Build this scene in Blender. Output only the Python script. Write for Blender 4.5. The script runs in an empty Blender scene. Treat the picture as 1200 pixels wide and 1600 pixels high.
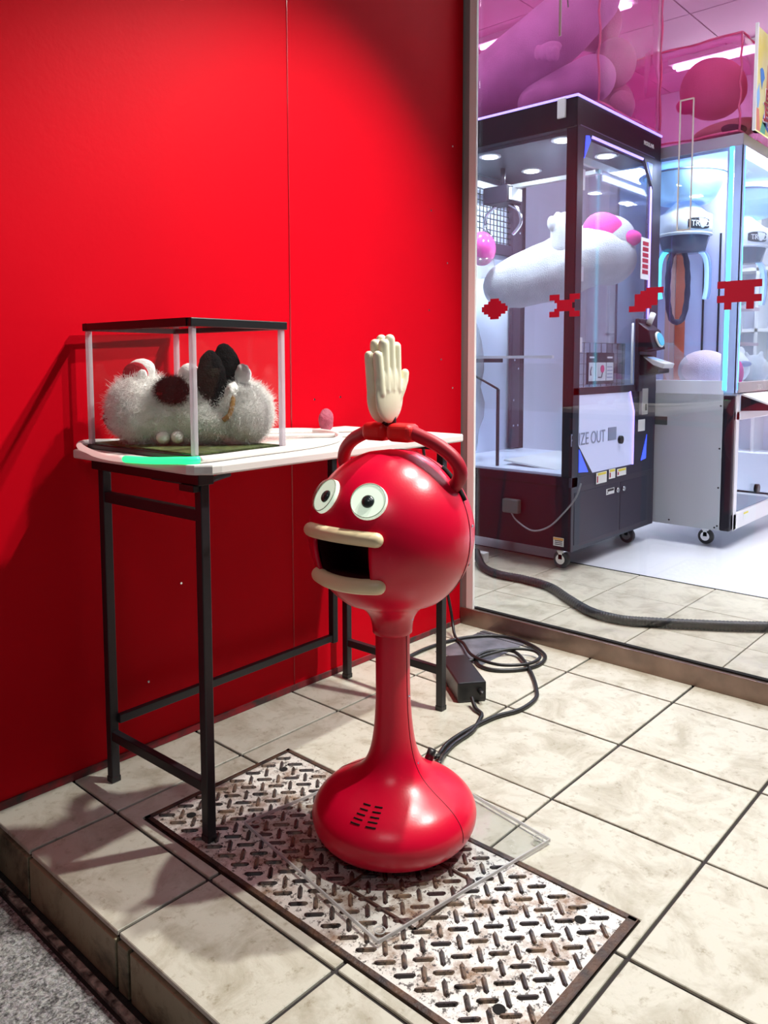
import bpy, bmesh, math, random
from mathutils import Vector, Matrix, noise
random.seed(7)
PI = math.pi
S = 0.32            # one floor tile is 0.32 m; everything below is written in tile units and scaled by S
scn = bpy.context.scene
COL = scn.collection

# ------------------------------------------------------------------ camera
def make_camera():
    pit, roll, yaw = 0.0825216, -0.0020979, 0.7340907
    fwd = Vector((math.cos(yaw)*math.cos(pit), math.sin(yaw)*math.cos(pit), -math.sin(pit)))
    r = Vector((math.sin(yaw), -math.cos(yaw), 0)); up = r.cross(fwd)
    r2 = math.cos(roll)*r + math.sin(roll)*up
    u2 = -math.sin(roll)*r + math.cos(roll)*up
    cd = bpy.data.cameras.new('camera'); co = bpy.data.objects.new('camera', cd); COL.objects.link(co)
    m = Matrix((r2, u2, -fwd)).transposed().to_4x4()
    m.translation = Vector((-1.4782333, -4.5593593, 2.8796082))*S
    co.matrix_world = m
    cd.sensor_fit = 'VERTICAL'; cd.sensor_height = 24.0; cd.sensor_width = 18.0
    cd.lens = 1243.5676/1600*24.0
    cd.shift_y = -132.164/1600
    cd.clip_start = 0.02; cd.clip_end = 60
    scn.camera = co
make_camera()

# ------------------------------------------------------------------ world, exposure
w = bpy.data.worlds.new('night_sky'); scn.world = w; w.use_nodes = True
w.node_tree.nodes['Background'].inputs['Color'].default_value = (0.75, 0.80, 0.95, 1)
w.node_tree.nodes['Background'].inputs['Strength'].default_value = 0.035
scn.view_settings.view_transform = 'Standard'; scn.view_settings.look = 'None'
scn.view_settings.gamma = 1.0; scn.view_settings.use_curve_mapping = False
scn.view_settings.exposure = 0.0

# ------------------------------------------------------------------ lamps
def spot(name, loc, target, power, color, angle, blend=0.3, radius=0.03):
    l = bpy.data.lights.new(name, 'SPOT'); l.energy = power; l.color = color
    l.spot_size = math.radians(angle); l.spot_blend = blend; l.shadow_soft_size = radius
    o = bpy.data.objects.new(name, l); COL.objects.link(o)
    o.location = Vector(loc)*S
    o.rotation_euler = (Vector(target)-Vector(loc)).to_track_quat('-Z', 'Y').to_euler()
    return o
def area(name, loc, target, power, color, sx, sy, spread=180):
    l = bpy.data.lights.new(name, 'AREA'); l.energy = power; l.color = color
    l.shape = 'RECTANGLE'; l.spread = math.radians(spread); l.size = sx*S; l.size_y = sy*S
    o = bpy.data.objects.new(name, l); COL.objects.link(o)
    o.location = Vector(loc)*S
    o.rotation_euler = (Vector(target)-Vector(loc)).to_track_quat('-Z', 'Y').to_euler()
    return o
WARM = (1.0, 0.975, 0.90)
spot('canopy_spot', (4.3, -2.35, 8.3), (2.2, -0.5, 0), 190, WARM, 78, 0.55, 0.025)
spot('canopy_spot', (4.8, -4.6, 8.3), (0.9, -0.5, 0), 255, WARM, 72, 0.8, 0.03)
area('added_left_fill', (-3.5, -4.5, 8.0), (3.0, -0.5, 1.0), 7.5, (0.95, 0.97, 1.0), 2.5, 1.2)  # unseen soft fill, added to brighten left-facing sides of trim, riser and asphalt
# shop ceiling tubes (the lamps of the tube fixtures built further down)
for (lx, ly) in ((8.3, -1.9), (8.3, -5.2), (10.2, -2.6), (10.2, -5.6), (13.6, -2.6), (13.6, -5.6), (15.6, 1.0), (12.0, 3.4), (7.2, 2.2)):
    area('shop_tube_light', (lx, ly, 8.93), (lx, ly, 0), 3 if lx < 9 else 13, (0.88, 0.92, 1.0), 0.35, 3.0, 72)

# ------------------------------------------------------------------ materials
MATS = {}
def mat(name, color, rough=0.5, metal=0.0, var=0.0, scale=8.0, bump=0.0, bscale=None, emit=None, es=0.0, coat=0.0, spec=0.5, color2=None, lo=0.35, hi=0.65, detail=6, sss=0.0, sheen=0.0):
    if name in MATS: return MATS[name]
    m = bpy.data.materials.new(name); m.use_nodes = True; nt = m.node_tree
    b = nt.nodes['Principled BSDF']
    b.inputs['Base Color'].default_value = (*color, 1); b.inputs['Roughness'].default_value = rough
    b.inputs['Metallic'].default_value = metal; b.inputs['Coat Weight'].default_value = coat
    b.inputs['Specular IOR Level'].default_value = spec
    if sss: b.inputs['Subsurface Weight'].default_value = sss; b.inputs['Subsurface Radius'].default_value = (0.01, 0.01, 0.01)
    if sheen: b.inputs['Sheen Weight'].default_value = sheen
    if emit: b.inputs['Emission Color'].default_value = (*emit, 1); b.inputs['Emission Strength'].default_value = es
    tc = None
    if var or bump or color2:
        tc = nt.nodes.new('ShaderNodeTexCoord')
        nz = nt.nodes.new('ShaderNodeTexNoise'); nz.inputs['Scale'].default_value = scale; nz.inputs['Detail'].default_value = detail
        nt.links.new(tc.outputs['Object'], nz.inputs['Vector'])
        cr = nt.nodes.new('ShaderNodeValToRGB')
        c2 = color2 or tuple(max(0, c*(1-var)) for c in color)
        cr.color_ramp.elements[0].color = (*c2, 1); cr.color_ramp.elements[1].color = (*color, 1)
        cr.color_ramp.elements[0].position = lo; cr.color_ramp.elements[1].position = hi
        nt.links.new(nz.outputs['Fac'], cr.inputs['Fac']); nt.links.new(cr.outputs['Color'], b.inputs['Base Color'])
        if bump:
            n2 = nt.nodes.new('ShaderNodeTexNoise'); n2.inputs['Scale'].default_value = bscale or scale*6; n2.inputs['Detail'].default_value = 8
            nt.links.new(tc.outputs['Object'], n2.inputs['Vector'])
            bp = nt.nodes.new('ShaderNodeBump'); bp.inputs['Strength'].default_value = bump; bp.inputs['Distance'].default_value = 0.004
            nt.links.new(n2.outputs['Fac'], bp.inputs['Height']); nt.links.new(bp.outputs['Normal'], b.inputs['Normal'])
    MATS[name] = m; return m
def glassy(name, tint=(1, 1, 1), rough=0.02, ior=1.45, body=None, bodyfac=0.0, edge=0.0, gain=1.0):
    """thin clear sheet: transparent with fresnel gloss, optional translucent body"""
    if name in MATS: return MATS[name]
    m = bpy.data.materials.new(name); m.use_nodes = True; nt = m.node_tree; nt.nodes.clear()
    out = nt.nodes.new('ShaderNodeOutputMaterial')
    tr = nt.nodes.new('ShaderNodeBsdfTransparent'); tr.inputs['Color'].default_value = (*tint, 1)
    gl = nt.nodes.new('ShaderNodeBsdfGlossy'); gl.inputs['Roughness'].default_value = rough
    lw = nt.nodes.new('ShaderNodeLayerWeight'); lw.inputs['Blend'].default_value = 0.5
    pw_ = nt.nodes.new('ShaderNodeMath'); pw_.operation = 'POWER'; pw_.inputs[1].default_value = 5.0
    nt.links.new(lw.outputs['Facing'], pw_.inputs[0])
    f0 = ((ior-1)/(ior+1))**2
    fr = nt.nodes.new('ShaderNodeMath'); fr.operation = 'MULTIPLY_ADD'; fr.inputs[1].default_value = 0.75; fr.inputs[2].default_value = f0
    nt.links.new(pw_.outputs[0], fr.inputs[0])
    mx = nt.nodes.new('ShaderNodeMixShader')
    src = tr.outputs[0]
    if body:
        ad = nt.nodes.new('ShaderNodeMixShader'); ad.inputs[0].default_value = 0.5
        df = nt.nodes.new('ShaderNodeBsdfDiffuse'); df.inputs['Color'].default_value = (*body, 1)
        tl = nt.nodes.new('ShaderNodeBsdfTranslucent'); tl.inputs['Color'].default_value = (*body, 1)
        nt.links.new(df.outputs[0], ad.inputs[1]); nt.links.new(tl.outputs[0], ad.inputs[2])
        m2 = nt.nodes.new('ShaderNodeMixShader'); m2.inputs[0].default_value = bodyfac
        nt.links.new(tr.outputs[0], m2.inputs[1]); nt.links.new(ad.outputs[0], m2.inputs[2]); src = m2.outputs[0]
    f = fr.outputs[0]
    if gain != 1.0:
        mm = nt.nodes.new('ShaderNodeMath'); mm.operation = 'MULTIPLY'; mm.inputs[1].default_value = gain
        nt.links.new(f, mm.inputs[0]); f = mm.outputs[0]
    nt.links.new(f, mx.inputs[0]); nt.links.new(src, mx.inputs[1]); nt.links.new(gl.outputs[0], mx.inputs[2])
    nt.links.new(mx.outputs[0], out.inputs[0]); MATS[name] = m; return m

def tile_mat(name, base, dark, rough=0.45, spots=True):
    m = bpy.data.materials.new(name); m.use_nodes = True; nt = m.node_tree; N = nt.nodes; L = nt.links
    b = N['Principled BSDF']; b.inputs['Roughness'].default_value = rough
    tc = N.new('ShaderNodeTexCoord'); oi = N.new('ShaderNodeObjectInfo')
    ad = N.new('ShaderNodeVectorMath'); ad.operation = 'ADD'
    sc = N.new('ShaderNodeVectorMath'); sc.operation = 'SCALE'; sc.inputs['Scale'].default_value = 37.0
    cb = N.new('ShaderNodeCombineXYZ'); L.new(oi.outputs['Random'], cb.inputs[0]); L.new(oi.outputs['Random'], cb.inputs[1])
    L.new(cb.outputs[0], sc.inputs[0]); L.new(tc.outputs['Object'], ad.inputs[0]); L.new(sc.outputs[0], ad.inputs[1])
    n1 = N.new('ShaderNodeTexNoise'); n1.inputs['Scale'].default_value = 10; n1.inputs['Detail'].default_value = 10; n1.inputs['Roughness'].default_value = 0.68; n1.inputs['Distortion'].default_value = 0.6
    L.new(ad.outputs[0], n1.inputs['Vector'])
    cr = N.new('ShaderNodeValToRGB'); cr.color_ramp.elements[0].position = 0.34; cr.color_ramp.elements[1].position = 0.54
    cr.color_ramp.elements[0].color = (*dark, 1); cr.color_ramp.elements[1].color = (*base, 1)
    L.new(n1.outputs['Fac'], cr.inputs['Fac'])
    n2 = N.new('ShaderNodeTexNoise'); n2.inputs['Scale'].default_value = 42; n2.inputs['Detail'].default_value = 6; n2.inputs['Roughness'].default_value = 0.7
    L.new(ad.outputs[0], n2.inputs['Vector'])
    c2 = N.new('ShaderNodeValToRGB'); c2.color_ramp.elements[0].position = 0.30; c2.color_ramp.elements[1].position = 0.44
    c2.color_ramp.elements[0].color = (0.52, 0.46, 0.36, 1); c2.color_ramp.elements[1].color = (1, 1, 1, 1)
    L.new(n2.outputs['Fac'], c2.inputs['Fac'])
    mx = N.new('ShaderNodeMix'); mx.data_type = 'RGBA'; mx.blend_type = 'MULTIPLY'; mx.inputs[0].default_value = 0.75 if spots else 0.2
    L.new(cr.outputs[0], mx.inputs[6]); L.new(c2.outputs[0], mx.inputs[7]); L.new(mx.outputs[2], b.inputs['Base Color'])
    bp = N.new('ShaderNodeBump'); bp.inputs['Strength'].default_value = 0.35; bp.inputs['Distance'].default_value = 0.002
    L.new(n2.outputs['Fac'], bp.inputs['Height']); L.new(bp.outputs[0], b.inputs['Normal'])
    MATS[name] = m; return m

def plate_mat(name, wear_hi, rough):
    """worn pale steel with black pitting and rust blotches"""
    m = bpy.data.materials.new(name); m.use_nodes = True; nt = m.node_tree; N = nt.nodes; L = nt.links
    b = N['Principled BSDF']; b.inputs['Roughness'].default_value = rough; b.inputs['Metallic'].default_value = 0.25
    tc = N.new('ShaderNodeTexCoord')
    def nz(s, d, r=0.6):
        n = N.new('ShaderNodeTexNoise'); n.inputs['Scale'].default_value = s; n.inputs['Detail'].default_value = d; n.inputs['Roughness'].default_value = r
        L.new(tc.outputs['Object'], n.inputs['Vector']); return n
    def ramp(n, p0, c0, p1, c1):
        c = N.new('ShaderNodeValToRGB'); c.color_ramp.elements[0].position = p0; c.color_ramp.elements[1].position = p1
        c.color_ramp.elements[0].color = (*c0, 1); c.color_ramp.elements[1].color = (*c1, 1); L.new(n.outputs['Fac'], c.inputs['Fac']); return c
    a = ramp(nz(14, 8, .7), 0.36, (0.30, 0.20, 0.13), 0.53, wear_hi)
    k = ramp(nz(75, 5, .75), 0.40, (0.03, 0.02, 0.015), 0.46, (1, 1, 1))
    r = ramp(nz(9, 8, .75), 0.60, (1, 1, 1), 0.72, (0.50, 0.27, 0.12))
    m1 = N.new('ShaderNodeMix'); m1.data_type = 'RGBA'; m1.blend_type = 'MULTIPLY'; m1.inputs[0].default_value = 0.9
    L.new(a.outputs[0], m1.inputs[6]); L.new(k.outputs[0], m1.inputs[7])
    m2 = N.new('ShaderNodeMix'); m2.data_type = 'RGBA'; m2.blend_type = 'MULTIPLY'; m2.inputs[0].default_value = 0.9
    L.new(m1.outputs[2], m2.inputs[6]); L.new(r.outputs[0], m2.inputs[7]); L.new(m2.outputs[2], b.inputs['Base Color'])
    MATS[name] = m; return m

def asphalt_mat():
    m = bpy.data.materials.new('asphalt'); m.use_nodes = True; nt = m.node_tree; N = nt.nodes; L = nt.links
    b = N['Principled BSDF']; b.inputs['Roughness'].default_value = 0.75
    tc = N.new('ShaderNodeTexCoord')
    v = N.new('ShaderNodeTexVoronoi'); v.inputs['Scale'].default_value = 230; L.new(tc.outputs['Object'], v.inputs['Vector'])
    n = N.new('ShaderNodeTexNoise'); n.inputs['Scale'].default_value = 130; n.inputs['Detail'].default_value = 8; n.inputs['Roughness'].default_value = .8
    L.new(tc.outputs['Object'], n.inputs['Vector'])
    cr = N.new('ShaderNodeValToRGB'); cr.color_ramp.elements[0].position = .40; cr.color_ramp.elements[1].position = .62
    cr.color_ramp.elements[0].color = (0.035, 0.04, 0.045, 1); cr.color_ramp.elements[1].color = (0.62, 0.66, 0.68, 1)
    L.new(n.outputs['Fac'], cr.inputs['Fac'])
    mx = N.new('ShaderNodeMix'); mx.data_type = 'RGBA'; mx.blend_type = 'OVERLAY'; mx.inputs[0].default_value = .5
    L.new(cr.outputs[0], mx.inputs[6]); L.new(v.outputs['Color'], mx.inputs[7])
    hs = N.new('ShaderNodeHueSaturation'); hs.inputs['Saturation'].default_value = .12; hs.inputs['Value'].default_value = 1.0
    L.new(mx.outputs[2], hs.inputs['Color']); L.new(hs.outputs[0], b.inputs['Base Color'])
    bp = N.new('ShaderNodeBump'); bp.inputs['Strength'].default_value = 1.0; bp.inputs['Distance'].default_value = .006
    L.new(n.outputs['Fac'], bp.inputs['Height']); L.new(bp.outputs[0], b.inputs['Normal'])
    MATS['asphalt'] = m; return m

RED_WALL = mat('red_wall_paint', (0.56, 0.0005, 0.009), 0.48, var=0.06, scale=1.5, bump=0.10, bscale=60, spec=0.05)
RED_SHELL = mat('red_gloss_shell', (0.72, 0.002, 0.034), 0.29, spec=0.5, bump=0.03, bscale=260, scale=3, var=0.02)
RED_RUBBER = mat('dark_red_rubber', (0.42, 0.004, 0.022), 0.5)
RED_BLOCK = mat('bright_red_rubber', (0.72, 0.010, 0.012), 0.45)
CREAM = mat('cream_plastic', (0.90, 0.87, 0.66), 0.32, sss=0.15, spec=0.5)
LIPMAT = mat('tan_cream_plastic', (0.86, 0.72, 0.45), 0.3, spec=0.5)
BLACKP = mat('black_plastic', (0.012, 0.012, 0.014), 0.35)
BLACKM = mat('black_painted_steel', (0.014, 0.013, 0.017), 0.42)
VOID = mat('unlit_black', (0.003, 0.002, 0.002), 0.9)
WHITEP = mat('white_plastic', (0.82, 0.82, 0.80), 0.35)
TABLEW = mat('white_table_laminate', (0.80, 0.78, 0.75), 0.4, var=0.06, scale=5)
TILE = tile_mat('porcelain_tile', (0.57, 0.56, 0.475), (0.40, 0.375, 0.29))
TILE_IN = tile_mat('porcelain_tile_indoor', (0.58, 0.54, 0.42), (0.40, 0.36, 0.26), spots=False)
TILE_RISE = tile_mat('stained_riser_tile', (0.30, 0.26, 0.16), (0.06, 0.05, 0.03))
GROUT = mat('dark_grout', (0.035, 0.028, 0.028), 0.9, var=0.4, scale=20)
PLATE = plate_mat('worn_checker_plate', (0.80, 0.79, 0.74), 0.42)
LUG = plate_mat('worn_tread_bars', (0.055, 0.045, 0.045), 0.35)
RUSTF = mat('dark_rusty_frame', (0.030, 0.022, 0.022), 0.55, color2=(0.11, 0.055, 0.03), scale=30, bump=0.6)
ASPH = asphalt_mat()
CONC = mat('gutter_concrete', (0.55, 0.53, 0.44), 0.85, color2=(0.05, 0.05, 0.04), scale=55, bump=0.8)
DIRT = mat('gutter_dirt', (0.030, 0.028, 0.024), 0.95, var=0.6, scale=30, bump=0.8)
STEEL = mat('brushed_sill_steel', (0.30, 0.22, 0.18), 0.34, metal=0.85, var=0.3, scale=12)
ALU = mat('grey_aluminium', (0.30, 0.30, 0.30), 0.4, metal=0.2)
WHITEF = mat('white_door_frame', (0.93, 0.93, 0.92), 0.4)
CHROME = mat('chrome', (0.75, 0.75, 0.78), 0.15, metal=1.0)
GLASS = glassy('shop_glass', (0.985, 0.99, 0.985), 0.0, 1.45)
CASEG = glassy('case_acrylic', (0.99, 0.99, 0.99), 0.02, 1.25, body=(0.9, 0.9, 0.9), bodyfac=0.006)
CASEP = glassy('case_corner_acrylic', (0.8, 0.8, 0.85), 0.12, 1.5, body=(0.85, 0.85, 0.9), bodyfac=0.55)
MACHG = glassy('machine_glass', (0.92, 0.95, 1.0), 0.02, 1.42, body=(0.7, 0.8, 1.0), bodyfac=0.008)
ACRYL = glassy('acrylic_sheet', (0.96, 0.97, 0.97), 0.05, 1.5)
ACRED = glassy('acrylic_edge', (0.8, 0.8, 0.8), 0.2, 1.5, body=(0.85, 0.85, 0.85), bodyfac=0.6)
BAG = glassy('magenta_vinyl', (1.0, 0.62, 0.88), 0.35, 1.25, body=(0.85, 0.22, 0.52), bodyfac=0.22)
SEAM = glassy('magenta_vinyl_seam', (1.0, 0.3, 0.6), 0.2, 1.45, body=(0.95, 0.25, 0.50), bodyfac=0.85)
WRAP = glassy('clear_film', (0.95, 0.95, 0.95), 0.15, 1.5, body=(0.9, 0.85, 0.88), bodyfac=0.2)
PLUSHW = mat('white_plush', (0.58, 0.59, 0.60), 0.9, var=0.12, scale=14, bump=0.9, bscale=180, sheen=0.5)
PLUSHP = mat('pale_pink_plush', (0.85, 0.60, 0.66), 0.9, var=0.12, scale=14, bump=0.9, bscale=180, sheen=0.5)
PLUSHV = mat('lilac_plush', (0.80, 0.62, 0.85), 0.9, var=0.15, scale=10, bump=0.6, bscale=160, sheen=0.5)
FURW = mat('white_fur', (0.97, 0.97, 0.94), 0.95, var=0.1, scale=22, bump=0.35, bscale=300, sheen=0.3)
FURK = mat('black_fur', (0.006, 0.005, 0.006), 0.9, spec=.1, bump=1.0, bscale=260, scale=10, var=0.4)
VELR = mat('dark_red_velour', (0.45, 0.006, 0.020), 0.8, bump=0.5, bscale=200, scale=10, var=0.3)
FIGP = mat('hot_pink_plush', (0.90, 0.06, 0.35), 0.85, bump=0.4, bscale=160, scale=8, var=0.1)
BROWNR = mat('gold_brown_ribbon', (0.45, 0.24, 0.06), 0.6)
TURF = mat('green_turf_mat', (0.10, 0.14, 0.03), 0.9, var=0.6, scale=60, bump=1.0, bscale=200)
HOSE = mat('black_ribbed_hose', (0.016, 0.015, 0.018), 0.5)
CABLE = mat('black_cable', (0.012, 0.012, 0.013), 0.38)
MBLACK = mat('machine_black_panel', (0.012, 0.009, 0.017), 0.4, spec=.25)
MBLACK2 = mat('machine_side_panel', (0.020, 0.006, 0.016), 0.35, spec=.2)
MBLUE = mat('machine_front_panel', (0.026, 0.025, 0.045), 0.42, spec=.35)
MWHITE = mat('machine_white_panel', (0.80, 0.84, 0.95), 0.4, var=0.05, scale=4)
MGREY = mat('machine_grey_panel', (0.50, 0.53, 0.56), 0.45, var=0.05, scale=2)
MSILV = mat('machine_top_rail', (0.55, 0.55, 0.62), 0.35, metal=0.4)
ROSEF = mat('rose_brown_rail', (0.42, 0.33, 0.34), 0.4)
ORANGE = mat('orange_panel', (0.75, 0.14, 0.06), 0.5)
PEACH = mat('peach_panel', (0.72, 0.36, 0.30), 0.5)
DKINT = mat('dark_interior_panel', (0.045, 0.030, 0.050), 0.4)
CYANPL = mat('cyan_plastic', (0.08, 0.55, 0.85), 0.3)
STICK = mat('white_sticker', (0.80, 0.80, 0.78), 0.5)
LILB = mat('pale_lilac_vinyl_plush', (0.92, 0.78, 0.92), 0.9)
YEL = mat('yellow_print', (0.80, 0.66, 0.06), 0.5)
ORG = mat('orange_print', (0.80, 0.42, 0.10), 0.5)
INK = mat('black_print', (0.01, 0.01, 0.012), 0.5)
REDP = mat('red_print', (0.42, 0.006, 0.03), 0.45)
MAG = mat('magenta_print', (0.8, 0.05, 0.2), 0.45)
GREYT = mat('grey_blue_print', (0.25, 0.28, 0.42), 0.5)
BANN = mat('banner_cream', (0.85, 0.78, 0.42), 0.5, color2=(0.80, 0.66, 0.12), scale=4, lo=.4, hi=.6)
WALLIN = mat('shop_white_wall', (0.74, 0.74, 0.80), 0.6)
CEILIN = mat('shop_ceiling_panel', (0.70, 0.30, 0.50), 0.6)
FLOORW = mat('white_gloss_floor', (0.74, 0.75, 0.78), 0.22, var=0.04, scale=3)
PATCH = mat('worn_grey_steel', (0.26, 0.26, 0.30), 0.4, metal=0.4, var=0.5, scale=14)
def emis(name, c, s): return mat(name, c, 0.4, emit=c, es=s)
E_TUBE = emis('tube_glow', (0.92, 0.95, 1.0), 14)
E_DOWN = emis('downlight_glow', (1.0, 0.98, 0.93), 9)
E_PURP = emis('violet_led', (0.36, 0.28, 1.0), 1.8)
E_BLUE = emis('blue_led', (0.05, 0.10, 1.0), 1.1)
E_CYAN = emis('cyan_led', (0.10, 0.80, 1.0), 2.0)
E_CYAN2 = emis('pale_cyan_glow', (0.42, 0.66, 1.0), 0.8)
E_ROPEW = emis('warm_rope_glow', (1.0, 0.72, 0.66), 0.5)
E_ROPEG = emis('green_rope_glow', (0.02, 0.9, 0.25), 1.6)
E_SCR = emis('screen_glow', (0.3, 0.5, 0.9), 0.8)
WHITE_SIL = mat('white_silicone', (0.82, 0.80, 0.78), 0.45)

# ------------------------------------------------------------------ mesh building
class MB:
    def __init__(s): s.v = []; s.f = []; s.sm = []
    def add(s, vs, fs, smooth=False):
        n = len(s.v); s.v += [Vector(a) for a in vs]; s.f += [tuple(i+n for i in f) for f in fs]; s.sm += [smooth]*len(fs); return s
    def box(s, x0, y0, z0, x1, y1, z1):
        if x0 > x1: x0, x1 = x1, x0
        if y0 > y1: y0, y1 = y1, y0
        if z0 > z1: z0, z1 = z1, z0
        v = [(x0,y0,z0),(x1,y0,z0),(x1,y1,z0),(x0,y1,z0),(x0,y0,z1),(x1,y0,z1),(x1,y1,z1),(x0,y1,z1)]
        return s.add(v, [(0,3,2,1),(4,5,6,7),(0,1,5,4),(1,2,6,5),(2,3,7,6),(3,0,4,7)])
    def obox(s, c, ax, ay, az):
        c, ax, ay, az = Vector(c), Vector(ax), Vector(ay), Vector(az)
        v = [c+i*ax+j*ay+k*az for k in (-1,1) for j in (-1,1) for i in (-1,1)]
        return s.add(v, [(0,2,3,1),(4,5,7,6),(0,1,5,4),(2,6,7,3),(0,4,6,2),(1,3,7,5)])
    def prism(s, pts, d):
        """polygon (3D points) extruded by vector d"""
        n = len(pts); d = Vector(d); a = [Vector(p) for p in pts]; b = [p+d for p in a]
        return s.add(a+b, [tuple(range(n))[::-1], tuple(range(n, 2*n))]+[(i, (i+1)%n, (i+1)%n+n, i+n) for i in range(n)])
    def tube(s, pts, r, n=10, closed=False, cap=True):
        P = [Vector(p) for p in pts]; m = len(P); R = r if isinstance(r, (list, tuple)) else [r]*m
        vs = []; up = None
        for i in range(m):
            if closed: t = (P[(i+1)%m]-P[i-1])
            else: t = P[min(i+1, m-1)]-P[max(i-1, 0)]
            t.normalize()
            if up is None:
                up = t.orthogonal().normalized()
            up = (up - t*up.dot(t)); up = up.normalized() if up.length > 1e-6 else t.orthogonal().normalized()
            b = t.cross(up)
            for k in range(n):
                a = 2*PI*k/n; vs.append(P[i]+R[i]*(math.cos(a)*up+math.sin(a)*b))
        fs = []
        for i in range(m if closed else m-1):
            j = (i+1) % m
            for k in range(n):
                fs.append((i*n+k, i*n+(k+1)%n, j*n+(k+1)%n, j*n+k))
        if cap and not closed: fs += [tuple(range(n))[::-1], tuple(range((m-1)*n, m*n))]
        return s.add(vs, fs, True)
    def cap_tube(s, pts, r, n=12):
        """tube with hemispherical ends"""
        P = [Vector(p) for p in pts]; t0 = (P[0]-P[1]).normalized(); t1 = (P[-1]-P[-2]).normalized()
        a = []; ra = []
        R = r if isinstance(r, (list, tuple)) else [r]*len(P)
        for k in (1.0, .92, .72, .38): a.append(P[0]+t0*R[0]*k); ra.append(R[0]*math.sqrt(max(1-k*k, 0.0004)))
        for i, q in enumerate(P): a.append(q); ra.append(R[i])
        for k in (.38, .72, .92, 1.0): a.append(P[-1]+t1*R[-1]*k); ra.append(R[-1]*math.sqrt(max(1-k*k, 0.0004)))
        return s.tube(a, ra, n)
    def lathe(s, prof, c=(0, 0), n=48, smooth=True, capb=False, capt=False):
        vs = [(c[0]+r*math.cos(2*PI*k/n), c[1]+r*math.sin(2*PI*k/n), z) for r, z in prof for k in range(n)]
        fs = [(i*n+k, i*n+(k+1)%n, (i+1)*n+(k+1)%n, (i+1)*n+k) for i in range(len(prof)-1) for k in range(n)]
        if capb: fs.append(tuple(range(n))[::-1])
        if capt: fs.append(tuple(range((len(prof)-1)*n, len(prof)*n)))
        return s.add(vs, fs, smooth)
    def cyl(s, p0, p1, r0, r1=None, n=20, smooth=True):
        p0, p1 = Vector(p0), Vector(p1); t = (p1-p0).normalized(); u = t.orthogonal().normalized(); b = t.cross(u); r1 = r0 if r1 is None else r1
        vs = [p+r*(math.cos(2*PI*k/n)*u+math.sin(2*PI*k/n)*b) for p, r in ((p0, r0), (p1, r1)) for k in range(n)]
        s.add(vs, [(k, (k+1)%n, (k+1)%n+n, k+n) for k in range(n)], smooth)
        return s.add(vs, [tuple(range(n))[::-1], tuple(range(n, 2*n))], False)
    def ell(s, c, r, rot=None, n=24, m=14):
        c = Vector(c); r = Vector(r if not isinstance(r, (int, float)) else (r, r, r)); M = rot or Matrix.Identity(3)
        vs = []
        for i in range(m+1):
            th = PI*i/m
            for k in range(n):
                a = 2*PI*k/n; vs.append(c+M@Vector((r.x*math.sin(th)*math.cos(a), r.y*math.sin(th)*math.sin(a), r.z*math.cos(th))))
        fs = [(i*n+k, (i+1)*n+k, (i+1)*n+(k+1)%n, i*n+(k+1)%n) for i in range(m) for k in range(n)]
        return s.add(vs, fs, True)
    def build(s, name, material, parent=None, bevel=0.0, remesh=0.0, smooth_it=0, disp=None, sub=0, seg=2):
        me = bpy.data.meshes.new(name); me.from_pydata([tuple(v*S) for v in s.v], [], s.f)
        for p, q in zip(me.polygons, s.sm): p.use_smooth = q
        me.materials.append(material); me.validate(); me.update()
        bm = bmesh.new(); bm.from_mesh(me); bmesh.ops.remove_doubles(bm, verts=bm.verts, dist=1e-6); bmesh.ops.recalc_face_normals(bm, faces=bm.faces); bm.to_mesh(me); bm.free()
        o = bpy.data.objects.new(name, me); COL.objects.link(o)
        if parent: o.parent = parent
        if remesh:
            md = o.modifiers.new('remesh', 'REMESH'); md.mode = 'VOXEL'; md.voxel_size = remesh*S; md.use_smooth_shade = True
        if smooth_it:
            md = o.modifiers.new('smooth', 'SMOOTH'); md.iterations = smooth_it; md.factor = 0.5
        if bevel:
            md = o.modifiers.new('bevel', 'BEVEL'); md.width = bevel*S; md.segments = seg; md.limit_method = 'ANGLE'; md.angle_limit = math.radians(40)
        if sub:
            md = o.modifiers.new('sub', 'SUBSURF'); md.levels = sub; md.render_levels = sub
        if disp:
            tx = bpy.data.textures.new(name+'_relief', 'CLOUDS'); tx.noise_scale = disp[1]*S; tx.noise_depth = 3
            md = o.modifiers.new('disp', 'DISPLACE'); md.texture = tx; md.strength = disp[0]*S; md.texture_coords = 'LOCAL'; md.mid_level = 0.5
        return o
def B(*a): return MB().box(*a)
def thing(name, label, cat, loc=(0, 0, 0), rz=0.0, group=None, rot=None):
    o = bpy.data.objects.new(name, None); COL.objects.link(o); o.location = Vector(loc)*S
    o.rotation_euler = rot.to_euler() if rot else (0, 0, rz); o.empty_display_size = 0.05
    o['label'] = label; o['category'] = cat
    if group: o['group'] = group
    return o
def tag(o, label, cat, group=None):
    o['label'] = label; o['category'] = cat
    if group: o['group'] = group
    return o
def struct(o, label=None):
    o['kind'] = 'structure'
    if label: o['label'] = label
    return o
def stuff(o): o['kind'] = 'stuff'; return o
def part_label(o, l): o['label'] = l; return o
def smooth_path(pts, sub=8, closed=False):
    P = [Vector(p) for p in pts]; n = len(P); out = []
    for i in range(n if closed else n-1):
        if closed: p0, p1, p2, p3 = P[i-1], P[i], P[(i+1)%n], P[(i+2)%n]
        else: p0, p1, p2, p3 = P[max(i-1, 0)], P[i], P[i+1], P[min(i+2, n-1)]
        for k in range(sub):
            t = k/sub
            out.append(0.5*((2*p1)+(-p0+p2)*t+(2*p0-5*p1+4*p2-p3)*t*t+(-p0+3*p1-3*p2+p3)*t**3))
    if not closed: out.append(P[-1])
    return out
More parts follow.
